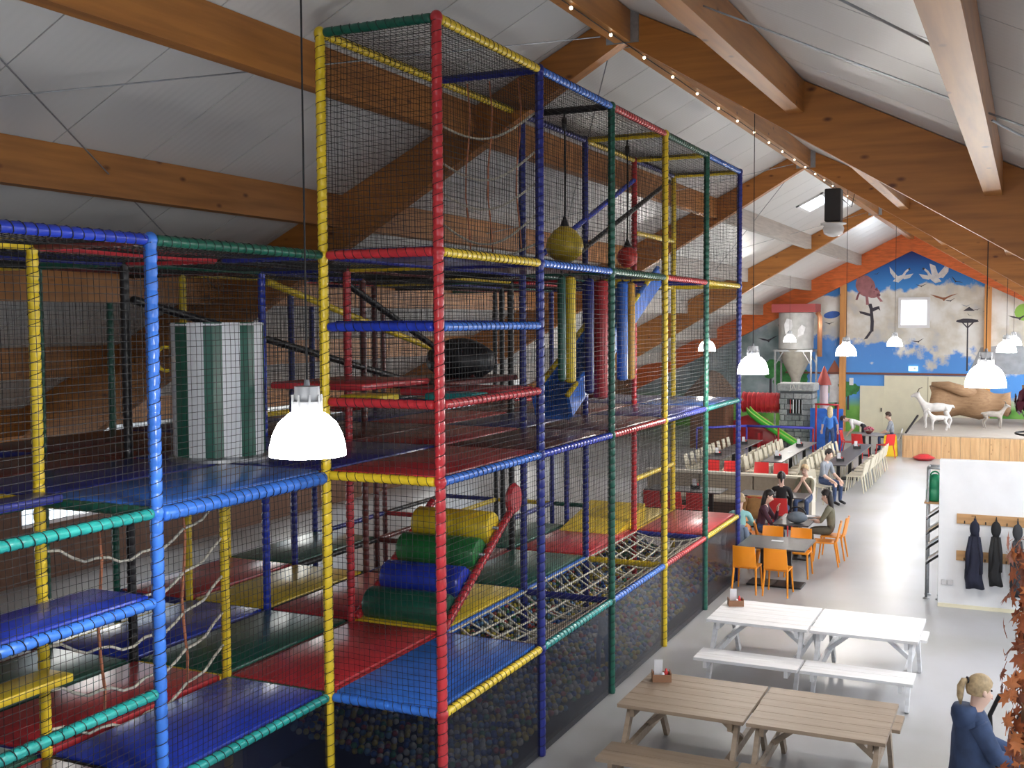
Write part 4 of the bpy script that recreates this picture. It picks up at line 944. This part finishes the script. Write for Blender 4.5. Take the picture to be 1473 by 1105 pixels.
# ================================================================== PLAY CASTLE
ct = thing('castle_tower', 'grey stone jail tower with a barred window in the toddler corner', 'play castle', (-7.7, 41.5, 0))
MB().box((0, 0, 1.05), (1.14, .9, 2.1)).build('core', mat('mortar', (.09, .1, .11), .8), ct)
rnd = random.Random(4)
for row in range(10):
    z = .1 + .2 * row; x = -.57; off = row % 2
    while x < .56:
        wd = min((.17 if (off and x < -.56) else .28) + rnd.uniform(-.03, .03), .57 - x)
        if .57 - x - wd < .1: wd = .57 - x
        if not (1.28 < z < 1.75 and -.26 < x + wd / 2 < .3): MB().rbox((x + wd / 2, -.46, z), (wd - .02, .05, .18), .012).build('stone', STONE[rnd.randrange(3)], ct)
        x += wd
    for yy in (-.3, 0, .3):
        for s in (-1, 1): MB().rbox((s * .58, yy + (.08 if off else -.04), z), (.05, .28, .18), .012).build('stone', STONE[rnd.randrange(3)], ct)
MB().box((.02, -.455, 1.52), (.52, .012, .5)).build('window_opening', BLK, ct)
for k in range(5): MB().tube([(-.19 + .105 * k, -.49, 1.27), (-.19 + .105 * k, -.49, 1.77)], .016, 6).build('window_bar', (RED, WHITE, STEEL, WHITE, STEEL)[k], ct)
MB().rbox((0, -.02, 2.22), (1.34, 1.06, .28), .04).build('coping', STONE[0], ct)
cu = bpy.data.curves.new('jail_text', 'FONT'); cu.body = 'JAIL'; cu.size = .26; cu.extrude = .012; cu.align_x = 'CENTER'; cu.align_y = 'CENTER'
to = bpy.data.objects.new('tmp', cu); sc.collection.objects.link(to); dg = bpy.context.evaluated_depsgraph_get(); tm = bpy.data.meshes.new_from_object(to.evaluated_get(dg)); bpy.data.objects.remove(to)
tm.materials.clear(); tm.materials.append(mat('carved_pale', (.6, .6, .56), .8)); obj('lettering', tm, ct, (0, -.56, 2.22), (PI / 2, 0, 0))
tu = thing('tunnel_tube', 'wide red plastic crawl tunnel joined to the jail tower', 'tunnel', (-9.02, 41.5, 1.2))
prof = [(.36, 0), (.4, 0), (.4, .04)]
for k in range(8): prof += [(.4, .05 + .17 * k), (.375, .07 + .17 * k), (.375, .2 + .17 * k)]
prof += [(.4, 1.42), (.36, 1.42)]
MB().lathe(prof, 24).build('tube', RED, tu, 'auto', (-.72, 0, .4)).rotation_euler = (0, PI / 2, 0)
dm = thing('red_dome', 'big rounded red slide housing under the tunnel', 'play dome', (-9.36, 41.2, 0))
MB().loft([[V((1.05 * f * math.cos(a), y_, 1.15 * f * math.sin(a))) for a in [PI * j / 16 for j in range(17)]] for y_, f in ((-.35, .93), (-.3, 1), (.3, 1), (.35, .93))]).build('shell', RED, dm, True)
gs = thing('green_slide', 'curved bright green toddler slide beside the jail tower', 'slide', (-8.3, 40.6, 0))
LIME = mat('lime_plastic', (.06, .52, .05), .3); secs = []
for q in range(13):
    f = q / 12; x = -1.05 + 1.75 * f; z = 1.32 - 1.2 * (f ** .8) + .06 * math.sin(f * PI) ; y_ = -.1 * math.sin(f * 3)
    secs.append([V((x, y_ + b, z + c)) for b, c in ((-.26, .16), (-.22, .02), (-.15, -.02), (.15, -.02), (.22, .02), (.26, .16), (.29, .16), (.25, -.01), (.16, -.06), (-.16, -.06), (-.25, -.01), (-.29, .16))])
MB().loft(secs).build('slide_bed', LIME, gs, True)
for y_ in (-.275, .275): MB().tube([V((-1.05 + 1.75 * q / 12, -.1 * math.sin(q / 4) + y_, 1.48 - 1.2 * ((q / 12) ** .8) + .06 * math.sin(q / 12 * PI))) for q in range(13)], .03, 8).build('slide_rim', mat('pale_lime', (.4, .65, .12), .35), gs, True)
MB().box((-.6, 0, .28), (.1, .4, .56)).build('support', RED, gs)
tf = thing('toddler_fence', 'low purple blue padded rail fence around the toddler corner', 'fence', (-8.5, 39.9, 0))
PUR = mat('purple_blue_vinyl', (.08, .08, .5), .3)
for a, b_ in (((-2.2, -1.4, .85), (-.75, .05, .85)), ((-.75, .05, .85), (1.62, .05, .85)), ((2.42, .05, .85), (2.62, .05, .85))): MB().tube([a, b_], .045, 10).build('top_rail', PUR, tf, True)
for x, y_ in ((-2.2, -1.4), (-.75, .05), (.4, .05), (1.62, .05)): MB().tube([(x, y_, 0), (x, y_, .84)], .035, 8).build('fence_post', RED if x > 0 else PUR, tf, True)
fr = thing('red_gate_frame', 'slim red padded gate frame with blue panel behind the long tables', 'play panel', (-6.5, 40.5, 0))
for s in (-1, 1): MB().tube([(s * .38, 0, 0), (s * .38, 0, 1.66)], .035, 8).build('frame_post', RED, fr, True)
MB().tube([(-.42, 0, 1.66), (.42, 0, 1.66)], .035, 8).build('frame_top', RED, fr, True); MB().box((-.05, .25, .75), (1.15, .05, 1.5)).build('blue_panel', BLU, fr)
MB().prism([(-.08, .2, 1.5), (.02, .2, 1.62), (.12, .2, 1.52), (.02, .2, 1.4)], (0, 0, 0), (0, .02, 0)).build('white_label', WHITE, fr)
tr = thing('roofed_turret', 'slim white play turret with a red cone roof behind the jail tower', 'play castle', (-6.95, 42.6, 0))
MB().lathe([(.16, 0), (.16, 2.25)], 16).build('turret_wall', mat('pale_pink', (.62, .5, .55), .5), tr, 'auto'); MB().lathe([(.27, 2.25), (.2, 2.5), (.02, 2.95)], 16).build('cone_roof', mat('brick_red', (.35, .06, .05), .5), tr, 'auto')
bs = thing('bark_hut_roof', 'brown thatched play hut in the corner behind the play frame', 'play hut', (-10.6, 40.2, 0))
MB().lathe([(1.2, 1.75), (.9, 2.1), (.3, 2.75), (.02, 2.85)], 4).build('thatched_roof', mat('thatch', (.2, .13, .09), .9, noise=.4, nscale=20), bs); MB().box((0, 0, .87), (1.3, 1.3, 1.74)).build('hut_wall', WOODW, bs)
# ---- silo
si = thing('grain_silo', 'grey painted feed silo with cone hopper on a steel frame', 'silo', (-8.68, 46.2, 0))
SIL = mat('silo_grey', (.5, .5, .49), .5, noise=.2, nscale=4); 
MB().lathe([(.68, 3.5), (.7, 3.52), (.7, 4.98), (.66, 5.0)], 28).build('cylinder', SIL, si, 'auto'); MB().lathe([(.69, 3.48), (.55, 3.0), (.2, 2.3), (.17, 2.05)], 28).build('hopper_cone', mat('hopper_tan', (.38, .36, .31), .5, noise=.2, nscale=5), si, 'auto')
for sx in (-1, 1):
    for sy in (-1, 1): MB().box((sx * .72, sy * .62, 1.72), (.07, .07, 3.44)).build('frame_leg', STEEL, si)
for sy in (-1, 1): MB().box((0, sy * .62, 3.44), (1.55, .08, .08)).build('frame_beam', STEEL, si); MB().bar((-.7, sy * .62, 2.9), (-.4, sy * .62, 3.4), .04, .04).build('knee_brace', STEEL, si); MB().bar((.7, sy * .62, 2.9), (.4, sy * .62, 3.4), .04, .04).build('knee_brace', STEEL, si)
for sx in (-1, 1): MB().box((sx * .72, 0, 3.44), (.08, 1.24, .08)).build('frame_beam', STEEL, si)
MB().box((0, 0, 5.17), (1.75, 1.3, .34)).build('red_hood', mat('hood_red', (.36, .06, .06), .5), si)
MB().tube([(.9, -.3, 5.0), (1.0, -.3, 4.8), (1.0, -.3, 3.2)], .1, 12).build('copper_pipe', mat('copper', (.72, .34, .18), .35, metal=.6), si, True)
for pts in ([(-.3, -.69, 4.1), (-.1, -.71, 4.2), (.0, -.71, 4.45), (-.05, -.71, 4.7), (-.25, -.69, 4.75), (-.35, -.69, 4.5)], [(.2, -.71, 4.0), (.42, -.66, 4.1), (.5, -.66, 4.4), (.35, -.68, 4.5), (.2, -.7, 4.3)]): MB().prism(pts, (0, -.02, 0), (0, .01, 0)).build('painted_hen', PW[0], si)

# ================================================================== PEOPLE
def person(lb, loc, rz, pose, top, legs, hairc, hair='short', h=1.7, skin=SKINL, shoes=BLK, sleeve=True, fingers=False, lean=0., arms=None, face=True):
    t = thing('person', lb, 'person', loc, rz); k = h / 1.7
    # faces +Y; local metres for a 1.7 m figure
    if pose == 'stand': pel = .92; hips = [(s * .09, 0, .9) for s in (-1, 1)]; kn = [(s * .1, .03, .48) for s in (-1, 1)]; an = [(s * .11, 0, .09) for s in (-1, 1)]; toe = [(s * .12, .16, .04) for s in (-1, 1)]
    elif pose == 'step': pel = .91; hips = [(s * .09, 0, .89) for s in (-1, 1)]; kn = [(-.1, .12, .5), (.1, -.04, .48)]; an = [(-.1, .1, .09), (.11, -.2, .1)]; toe = [(-.1, .25, .04), (.12, -.06, .04)]
    else: pel = .56; hips = [(s * .1, .04, .55) for s in (-1, 1)]; kn = [(s * .13, .44, .53) for s in (-1, 1)]; an = [(s * .13, .42, .09) for s in (-1, 1)]; toe = [(s * .13, .58, .04) for s in (-1, 1)]
    R = Matrix.Rotation(-lean, 3, 'X'); P0 = V((0, 0, pel))
    up = lambda p: P0 + R @ V(p)
    vs = [P0, up((0, 0, .14)), up((0, -.01, .3)), up((0, 0, .45)), up((0, .0, .53)), up((0, .03, .61)), up((0, .03, .7)), up((0, .02, .77)), up((0, .13, .655))]
    ra = [(.15, .115), (.135, .1), (.155, .11), (.11, .085), (.052, .052), (.068, .074), (.08, .092), (.06, .066), .011]
    ed = [(0, 1), (1, 2), (2, 3), (3, 4), (4, 5), (5, 6), (6, 7), (5, 8)]; ids = [1, 1, 1, 0, 0, 0, 0, 0]     # 0 skin 1 top 2 legs 3 shoes
    for i, s in enumerate((-1, 1)):
        a = (arms or {}).get(s) or ((s * .24, .03, .18), (s * .23, .12, -.06))
        n = len(vs); w_ = up(a[1]); e_ = up(a[0]); d_ = (w_ - e_).normalized()
        vs += [up((s * .165, 0, .43)), e_, w_, w_ + d_ * .08]; ra += [.062, .046, .031, (.036, .022)]; ed += [(3, n), (n, n + 1), (n + 1, n + 2), (n + 2, n + 3)]; ids += [1, 1, 1 if sleeve else 0, 0]
        side = d_.cross(V((0, 1, 0)) if abs(d_.y) < .8 else V((0, 0, 1))).normalized()
        cv = side.cross(d_).normalized()
        if cv.z > 0: cv = -cv
        for f in range(4):
            m0 = len(vs); o = side * (f - 1.5) * .02; ln = (.03, .036, .034, .026)[f]
            vs += [w_ + d_ * .1 + o, w_ + d_ * (.1 + ln) + o + cv * .012, w_ + d_ * (.1 + 1.5 * ln) + o + cv * .035]; ra += [.0095, .0085, .007]; ed += [(n + 3, m0), (m0, m0 + 1), (m0 + 1, m0 + 2)]; ids += [0, 0, 0]
        m0 = len(vs); vs += [w_ + d_ * .045 + side * -.04, w_ + d_ * .085 + side * -.055 + cv * .015]; ra += [.011, .009]; ed += [(n + 2, m0), (m0, m0 + 1)]; ids += [0, 0]
        n = len(vs); vs += [V(hips[i]), V(kn[i]), V(an[i]), V(toe[i])]; ra += [.088, .06, .043, (.042, .032)]; ed += [(0, n), (n, n + 1), (n + 1, n + 2), (n + 2, n + 3)]; ids += [2, 2, 2, 3]
    vs = [V(v) * k for v in vs]; ra = [tuple(x * k for x in r) if isinstance(r, tuple) else r * k for r in ra]
    me = skin_mesh(vs, ed, ra, 0, 2); paint_by_bone(me, vs, ed, ids, [skin, top, legs, shoes]); obj('body', me, t)
    hp = up((0, .03, .7)) * k; Rk = R
    def H(p): return hp + Rk @ (V(p) * k)
    mb = MB(); secs = []
    for q in range(7):                     # hair cap: back and top of the head
        th = PI * .66 * q / 6; ring = []
        for j in range(16):
            a = 2 * PI * j / 16; fr_ = max(0, math.sin(a)); tt = th * (1 - .5 * fr_)
            ring.append(H((.094 * math.sin(tt) * math.cos(a), -.014 + .112 * math.sin(tt) * math.sin(a), .012 + .118 * math.cos(tt))))
        secs.append(ring)
    mb.loft(secs, False).build('hair', hairc, t, True)
    if hair == 'long': MB().loft([[H((wd * math.cos(a), -.075 + dp * math.sin(a), z)) for a in [2 * PI * j / 12 for j in range(12)]] for z, wd, dp in ((.06, .07, .05), (-.04, .095, .06), (-.14, .1, .055), (-.26, .08, .045), (-.33, .04, .03))]).build('hair_length', hairc, t, True)
    if hair == 'tail':
        MB().tube([H((0, -.1, .06)), H((0, -.145, .06)), H((0, -.165, .01)), H((0, -.165, -.07)), H((0, -.155, -.14))], [.02 * k, .026 * k, .03 * k, .026 * k, .008 * k], 10).build('ponytail', hairc, t, True)
        MB().tube(arc(H((0, -.115, .065)), .024 * k, 0, 2 * PI, 10), .008 * k, 6).build('hair_tie', BLK, t)
    if face:
        for s in (-1, 1):
            MB().sphere(H((s * .032, .072, .0)), .009 * k, 8, 6).build('eye', BLK, t, True); MB().sphere(H((s * .088, .0, -.015)), (.012 * k, .02 * k, .03 * k), 8, 6).build('ear', skin, t, True)
        MB().sphere(H((0, .088, -.072)), (.024 * k, .008 * k, .006 * k), 8, 6).build('mouth', mat('lips', (.5, .18, .16), .5), t, True)
    return t
DENIM = mat('denim_blue', (.04, .068, .15), .85, noise=.35, nscale=10); JEANS = mat('jeans', (.045, .075, .17), .85, noise=.3, nscale=12)
BLOND = mat('blond_hair', (.5, .36, .2), .6, noise=.4, nscale=30); BROWNH = mat('brown_hair', (.06, .03, .02), .55, noise=.3, nscale=30); DARKH = mat('dark_hair', (.015, .01, .01), .5); PALEB = mat('pale_blond_hair', (.68, .55, .34), .6, noise=.3, nscale=30)
OLIVE = mat('olive_cloth', (.2, .19, .13), .85, noise=.2, nscale=9); MAROON = mat('maroon_cloth', (.07, .018, .035), .8, noise=.3, nscale=9); BLUSH = mat('bright_blue_shirt', (.05, .2, .62), .8); GREYS = mat('grey_shirt', (.3, .33, .38), .85, noise=.2, nscale=9); TURQ = mat('turquoise_cloth', (.3, .6, .6), .8); WSH = mat('white_shirt', (.72, .72, .72), .8)
fwd_arm = {s: ((s * .22, .14, .2), (s * .16, .36, .14)) for s in (-1, 1)}
tbl_arm = {s: ((s * .23, .16, .22), (s * .12, .38, .24)) for s in (-1, 1)}
chin_arm = {-1: ((-.2, .24, .22), (-.08, .24, .46)), 1: ((.2, .24, .2), (.05, .34, .24))}
w1 = person('woman in a blue denim coat with a blond ponytail looking into the pushchair', (-.37, 9.72, 0), -PI / 2 + .35, 'stand', DENIM, JEANS, BLOND, 'tail', 1.7, arms=fwd_arm, lean=.06)
MB().loft([[V((wd * math.cos(a) * (1 + .05 * math.sin(5 * a + z * 9)), .01 + dp * math.sin(a) * (1 + .05 * math.sin(6 * a + z * 7)), z)) for a in [2 * PI * j / 24 for j in range(24)]] for z, wd, dp in ((.62, .25, .2), (.8, .235, .185), (1.0, .215, .165), (1.2, .215, .155), (1.34, .2, .14), (1.41, .13, .105), (1.45, .085, .08))], False).build('coat', DENIM, w1, True)
MB().loft([[V((wd * math.cos(a), -.06 + dp * math.sin(a), z)) for a in [2 * PI * j / 16 for j in range(16)]] for z, wd, dp in ((1.22, .06, .05), (1.3, .12, .08), (1.38, .15, .1), (1.44, .13, .1), (1.48, .1, .085))]).build('hood', DENIM, w1, True)
for s in (-1, 1): MB().tube([(s * .17, .0, 1.37), (s * .225, .12, 1.13), (s * .17, .33, 1.06)], [.085, .075, .055], 12).build('sleeve', DENIM, w1, True)
person('woman in maroon with her hand at her chin at the dining table', (-4.78, 21.78, 0), -PI / 2, 'sit', MAROON, JEANS, DARKH, 'long', 1.68, arms=chin_arm, lean=.25)
person('woman in olive shirt with dark hair facing the woman in maroon', (-3.42, 22.12, 0), PI / 2, 'sit', OLIVE, mat('olive_trousers', (.12, .11, .08), .85), DARKH, 'long', 1.68, arms=tbl_arm, lean=.15, sleeve=False)
person('woman in a black top with her back to the white picnic tables', (-4.85, 24.28, 0), .2, 'sit', mat('black_top', (.012, .012, .014), .85), JEANS, DARKH, 'tail', 1.68, arms=tbl_arm, lean=.1)
person('woman in khaki leaning her chin on her hands on the banquette', (-4.62, 26.02, 0), PI - .1, 'sit', OLIVE, JEANS, BLOND, 'short', 1.68, arms={s: ((s * .2, .26, .2), (s * .04, .2, .44)) for s in (-1, 1)}, lean=.2, sleeve=False)
person('person in a turquoise top seated beside the play frame corner', (-4.93, 20.75, 0), .1, 'sit', TURQ, JEANS, BLOND, 'short', 1.7, arms=tbl_arm, lean=.1)
person('man in a grey T-shirt and jeans bent over a book beside the banquette', (-4.72, 28.75, 0), -PI / 2 - .4, 'sit', GREYS, JEANS, DARKH, 'short', 1.78, arms=fwd_arm, lean=.25, sleeve=False)
chair('c', -4.76, 28.72, -PI / 2 - .4, 'cream plastic chair under the man in grey', 'cream seats in use')
person('woman in a bright blue shirt with long pale hair walking to the toddler corner', (-6.2, 39.3, 0), .15, 'step', BLUSH, JEANS, PALEB, 'long', 1.66, arms={s: ((s * .25, .0, .19), (s * .27, .08, -.03)) for s in (-1, 1)}, sleeve=False)
person('man in a white shirt bending down beside the blue play panel', (-5.2, 40.42, 0), PI / 2, 'stand', WSH, mat('black_trousers', (.015, .015, .02), .8), BROWNH, 'short', 1.78, arms={s: ((s * .2, .2, .3), (s * .14, .4, .38)) for s in (-1, 1)}, lean=1.25, sleeve=False)
person('man in grey with short brown hair seated at the round table', (-4.3, 41.0, 0), PI / 2 + .1, 'sit', GREYS, JEANS, BROWNH, 'short', 1.78, arms=fwd_arm, lean=.2, sleeve=False)
chair('w', -4.28, 40.99, PI / 2 + .1, 'white plastic chair under the man at the round table', 'white seats in use')
person('toddler in a pale blue shirt standing in the ball pit behind the screen', (-4.95, 13.35, .05), .4, 'stand', mat('pale_blue_check', (.5, .62, .78), .8, noise=.4, nscale=40), mat('kid_jeans', (.12, .25, .5), .85), PALEB, 'short', .95, arms={s: ((s * .26, .1, .28), (s * .22, .3, .25)) for s in (-1, 1)})
# jackets on chairs
for x, y_, m, lb in ((-4.9, 20.37, mat('pale_denim', (.2, .26, .36), .85, noise=.3, nscale=9), 'pale blue jacket slung over the chair by the person in turquoise'), (-5.35, 23.95, mat('tan_coat', (.4, .2, .07), .85, noise=.3, nscale=8), 'tan coat slung over a red chair')):
    t = thing('jacket', lb, 'jacket', (x, y_, .35)); MB().loft([[V((wd * math.cos(a) * (1 + .1 * math.sin(4 * a + z * 8)), dp * math.sin(a), z)) for a in [2 * PI * j / 16 for j in range(16)]] for z, wd, dp in ((0, .2, .07), (.2, .19, .08), (.4, .2, .08), (.5, .17, .06))]).build('jacket_body', m, t, True)
    for s in (-1, 1): MB().tube([(s * .16, 0, .46), (s * .24, -.04, .25), (s * .22, -.04, .02)], [.05, .055, .045], 8).build('sleeve', m, t, True)
# ---- pushchair
pc = thing('pushchair', 'black pushchair with hood and carry handle beside the woman in denim', 'pushchair', (.04, 10.36, 0), .35)
CHROME = mat('pushchair_alloy', (.5, .52, .55), .3, metal=.8); BCL = mat('pushchair_cloth', (.012, .012, .014), .75)
MB().loft([[V((x, .24 * math.cos(a), .72 + dz + rz_ * math.sin(a))) for a in [2 * PI * j / 16 for j in range(16)]] for x, dz, rz_ in ((-.32, .1, .1), (-.2, .04, .2), (.1, .0, .22), (.35, .06, .16))]).build('seat_shell', BCL, pc, True)
MB().loft([[V((.02, 0, .95)) + V((math.cos(b) * .36 + .12, .25 * math.cos(a), math.sin(b) * .36 * (.35 + .65 * math.sin(a)))) for a in [PI * j / 12 for j in range(13)]] for b in [PI * (.05 + .5 * q / 6) for q in range(7)]], False).build('hood', BCL, pc, True)
MB().tube([(-.2, -.25, .82), (-.22, -.25, 1.15), (-.14, -.25, 1.33), (-.04, -.15, 1.38), (-.04, .15, 1.38), (-.14, .25, 1.33), (-.22, .25, 1.15), (-.2, .25, .82)], .02, 8).build('carry_handle', DARKM, pc, True)
MB().tube([(-.42, -.24, 1.02), (-.42, .24, 1.02)], .018, 8).build('push_bar', DARKM, pc, True)
for s in (-1, 1):
    MB().tube([(-.42, s * .24, 1.02), (.32, s * .24, .2)], .016, 8).build('frame_tube', CHROME, pc, True); MB().tube([(.25, s * .24, .75), (-.32, s * .26, .14)], .016, 8).build('frame_tube', CHROME, pc, True)
    for x in (-.32, .32): MB().lathe([(.02, -.02), (.1, -.02), (.13, -.012), (.13, .012), (.1, .02), (.02, .02)], 20).build('wheel', DARKM, pc, 'auto', (x, s * .27, .13)).rotation_euler = (PI / 2, 0, 0)
MB().sphere((-.05, 0, .86), (.2, .16, .1), 14, 8).build('blanket', mat('patterned_blanket', (.4, .37, .31), .9, noise=.6, nscale=14), pc, True)

# ================================================================== AUTUMN COLUMN AND HANGING PLANT
LEAF = [mat('leaf_rust', (.4, .1, .03), .6, noise=.4, nscale=12), mat('leaf_brown', (.22, .06, .025), .6, noise=.4, nscale=12), mat('leaf_orange', (.62, .2, .06), .6, noise=.3, nscale=12)]
def maple(s):
    o = []
    for k, (a, r) in enumerate([(90, 1), (70, .45), (48, .85), (28, .42), (2, .8), (-30, .35), (-60, .45), (-90, .2), (-120, .45), (-150, .35), (178, .8), (152, .42), (132, .85), (110, .45)]):
        o.append(V((s * r * math.cos(math.radians(a)), s * r * math.sin(math.radians(a)), -.12 * s * r * r)))
    n = len(o); vs = [V((0, 0, .02 * s))] + o
    return vs, [(0, i + 1, (i + 1) % n + 1) for i in range(n)]
lm_ = []
for m in LEAF:
    vs, fs = maple(.075); mb = MB(); mb.add(vs, fs); mb.tube([(0, -.015, -.002), (0, -.07, -.01)], .0018, 4); lm_.append(mb.mesh('leaf', m))
lc = thing('leaf_column', 'column wrapped in rust coloured autumn maple leaves', 'decoration', (.075, 6.7, 0))
MB().lathe([(.075, 0), (.075, 3.35), (.02, 3.38)], 14).build('column', LOG, lc, True)
rnd = random.Random(11)
for k in range(290):
    a = rnd.uniform(0, 2 * PI); z = rnd.uniform(1.7, 3.42); r = rnd.uniform(.09, .19)
    n_ = V((math.cos(a), math.sin(a), rnd.uniform(-.4, .8))).normalized()
    q = n_.to_track_quat('Z', 'Y') @ Quaternion((0, 0, 1), rnd.uniform(0, 6.28))
    sc_ = rnd.uniform(.7, 1.15); obj('leaf', lm_[rnd.choices((0, 1, 2), (5, 3, 4))[0]], lc, (r * math.cos(a), r * math.sin(a), z), q, (sc_,) * 3)
hb = thing('hanging_plant', 'hanging basket of dark red leaves above the leaf column', 'plant', (.1, 6.75, 4.0))
MB().tube(arc((0, 0, .02), .16, 0, 2 * PI, 24, 'XY'), .006, 5).build('wire_ring', DARKM, hb, True)
MB().lathe([(.02, .0), (.07, .02), (.11, .12), (.1, .125), (.02, .1)], 18).build('basket', mat('moss', (.06, .06, .03), .9), hb, True)
for k in range(3):
    a = 2 * PI * k / 3; MB().tube([(.155 * math.cos(a), .155 * math.sin(a), .02), (0, 0, .75)], .003, 4).build('chain', DARKM, hb)
MB().tube([(0, 0, .75), (0, 0, roof(.1) - 4.02)], .004, 4).build('chain', DARKM, hb)
WINE = [mat('wine_leaf', (.13, .015, .035), .5), mat('plum_leaf', (.07, .012, .03), .5), mat('green_leaf', (.09, .13, .04), .5)]
wl_ = []
for m in WINE:
    mb = MB(); mb.add([(0, -.045, 0), (.028, -.01, .006), (.024, .022, .004), (0, .05, -.008), (-.024, .022, .004), (-.028, -.01, .006), (0, 0, .0)], [(6, 0, 1), (6, 1, 2), (6, 2, 3), (6, 3, 4), (6, 4, 5), (6, 5, 0)]); wl_.append(mb.mesh('leaf', m))
for k in range(170):
    d_ = V((rnd.gauss(0, 1), rnd.gauss(0, 1), rnd.gauss(.2, .8))).normalized(); r = rnd.uniform(.08, .17)
    q = d_.to_track_quat('Z', 'Y') @ Quaternion((0, 0, 1), rnd.uniform(0, 6.28)); obj('leaf', wl_[rnd.choices((0, 1, 2), (6, 4, 2))[0]], hb, V((0, 0, .2)) + V((d_.x * r, d_.y * r, d_.z * r * .8)), q)
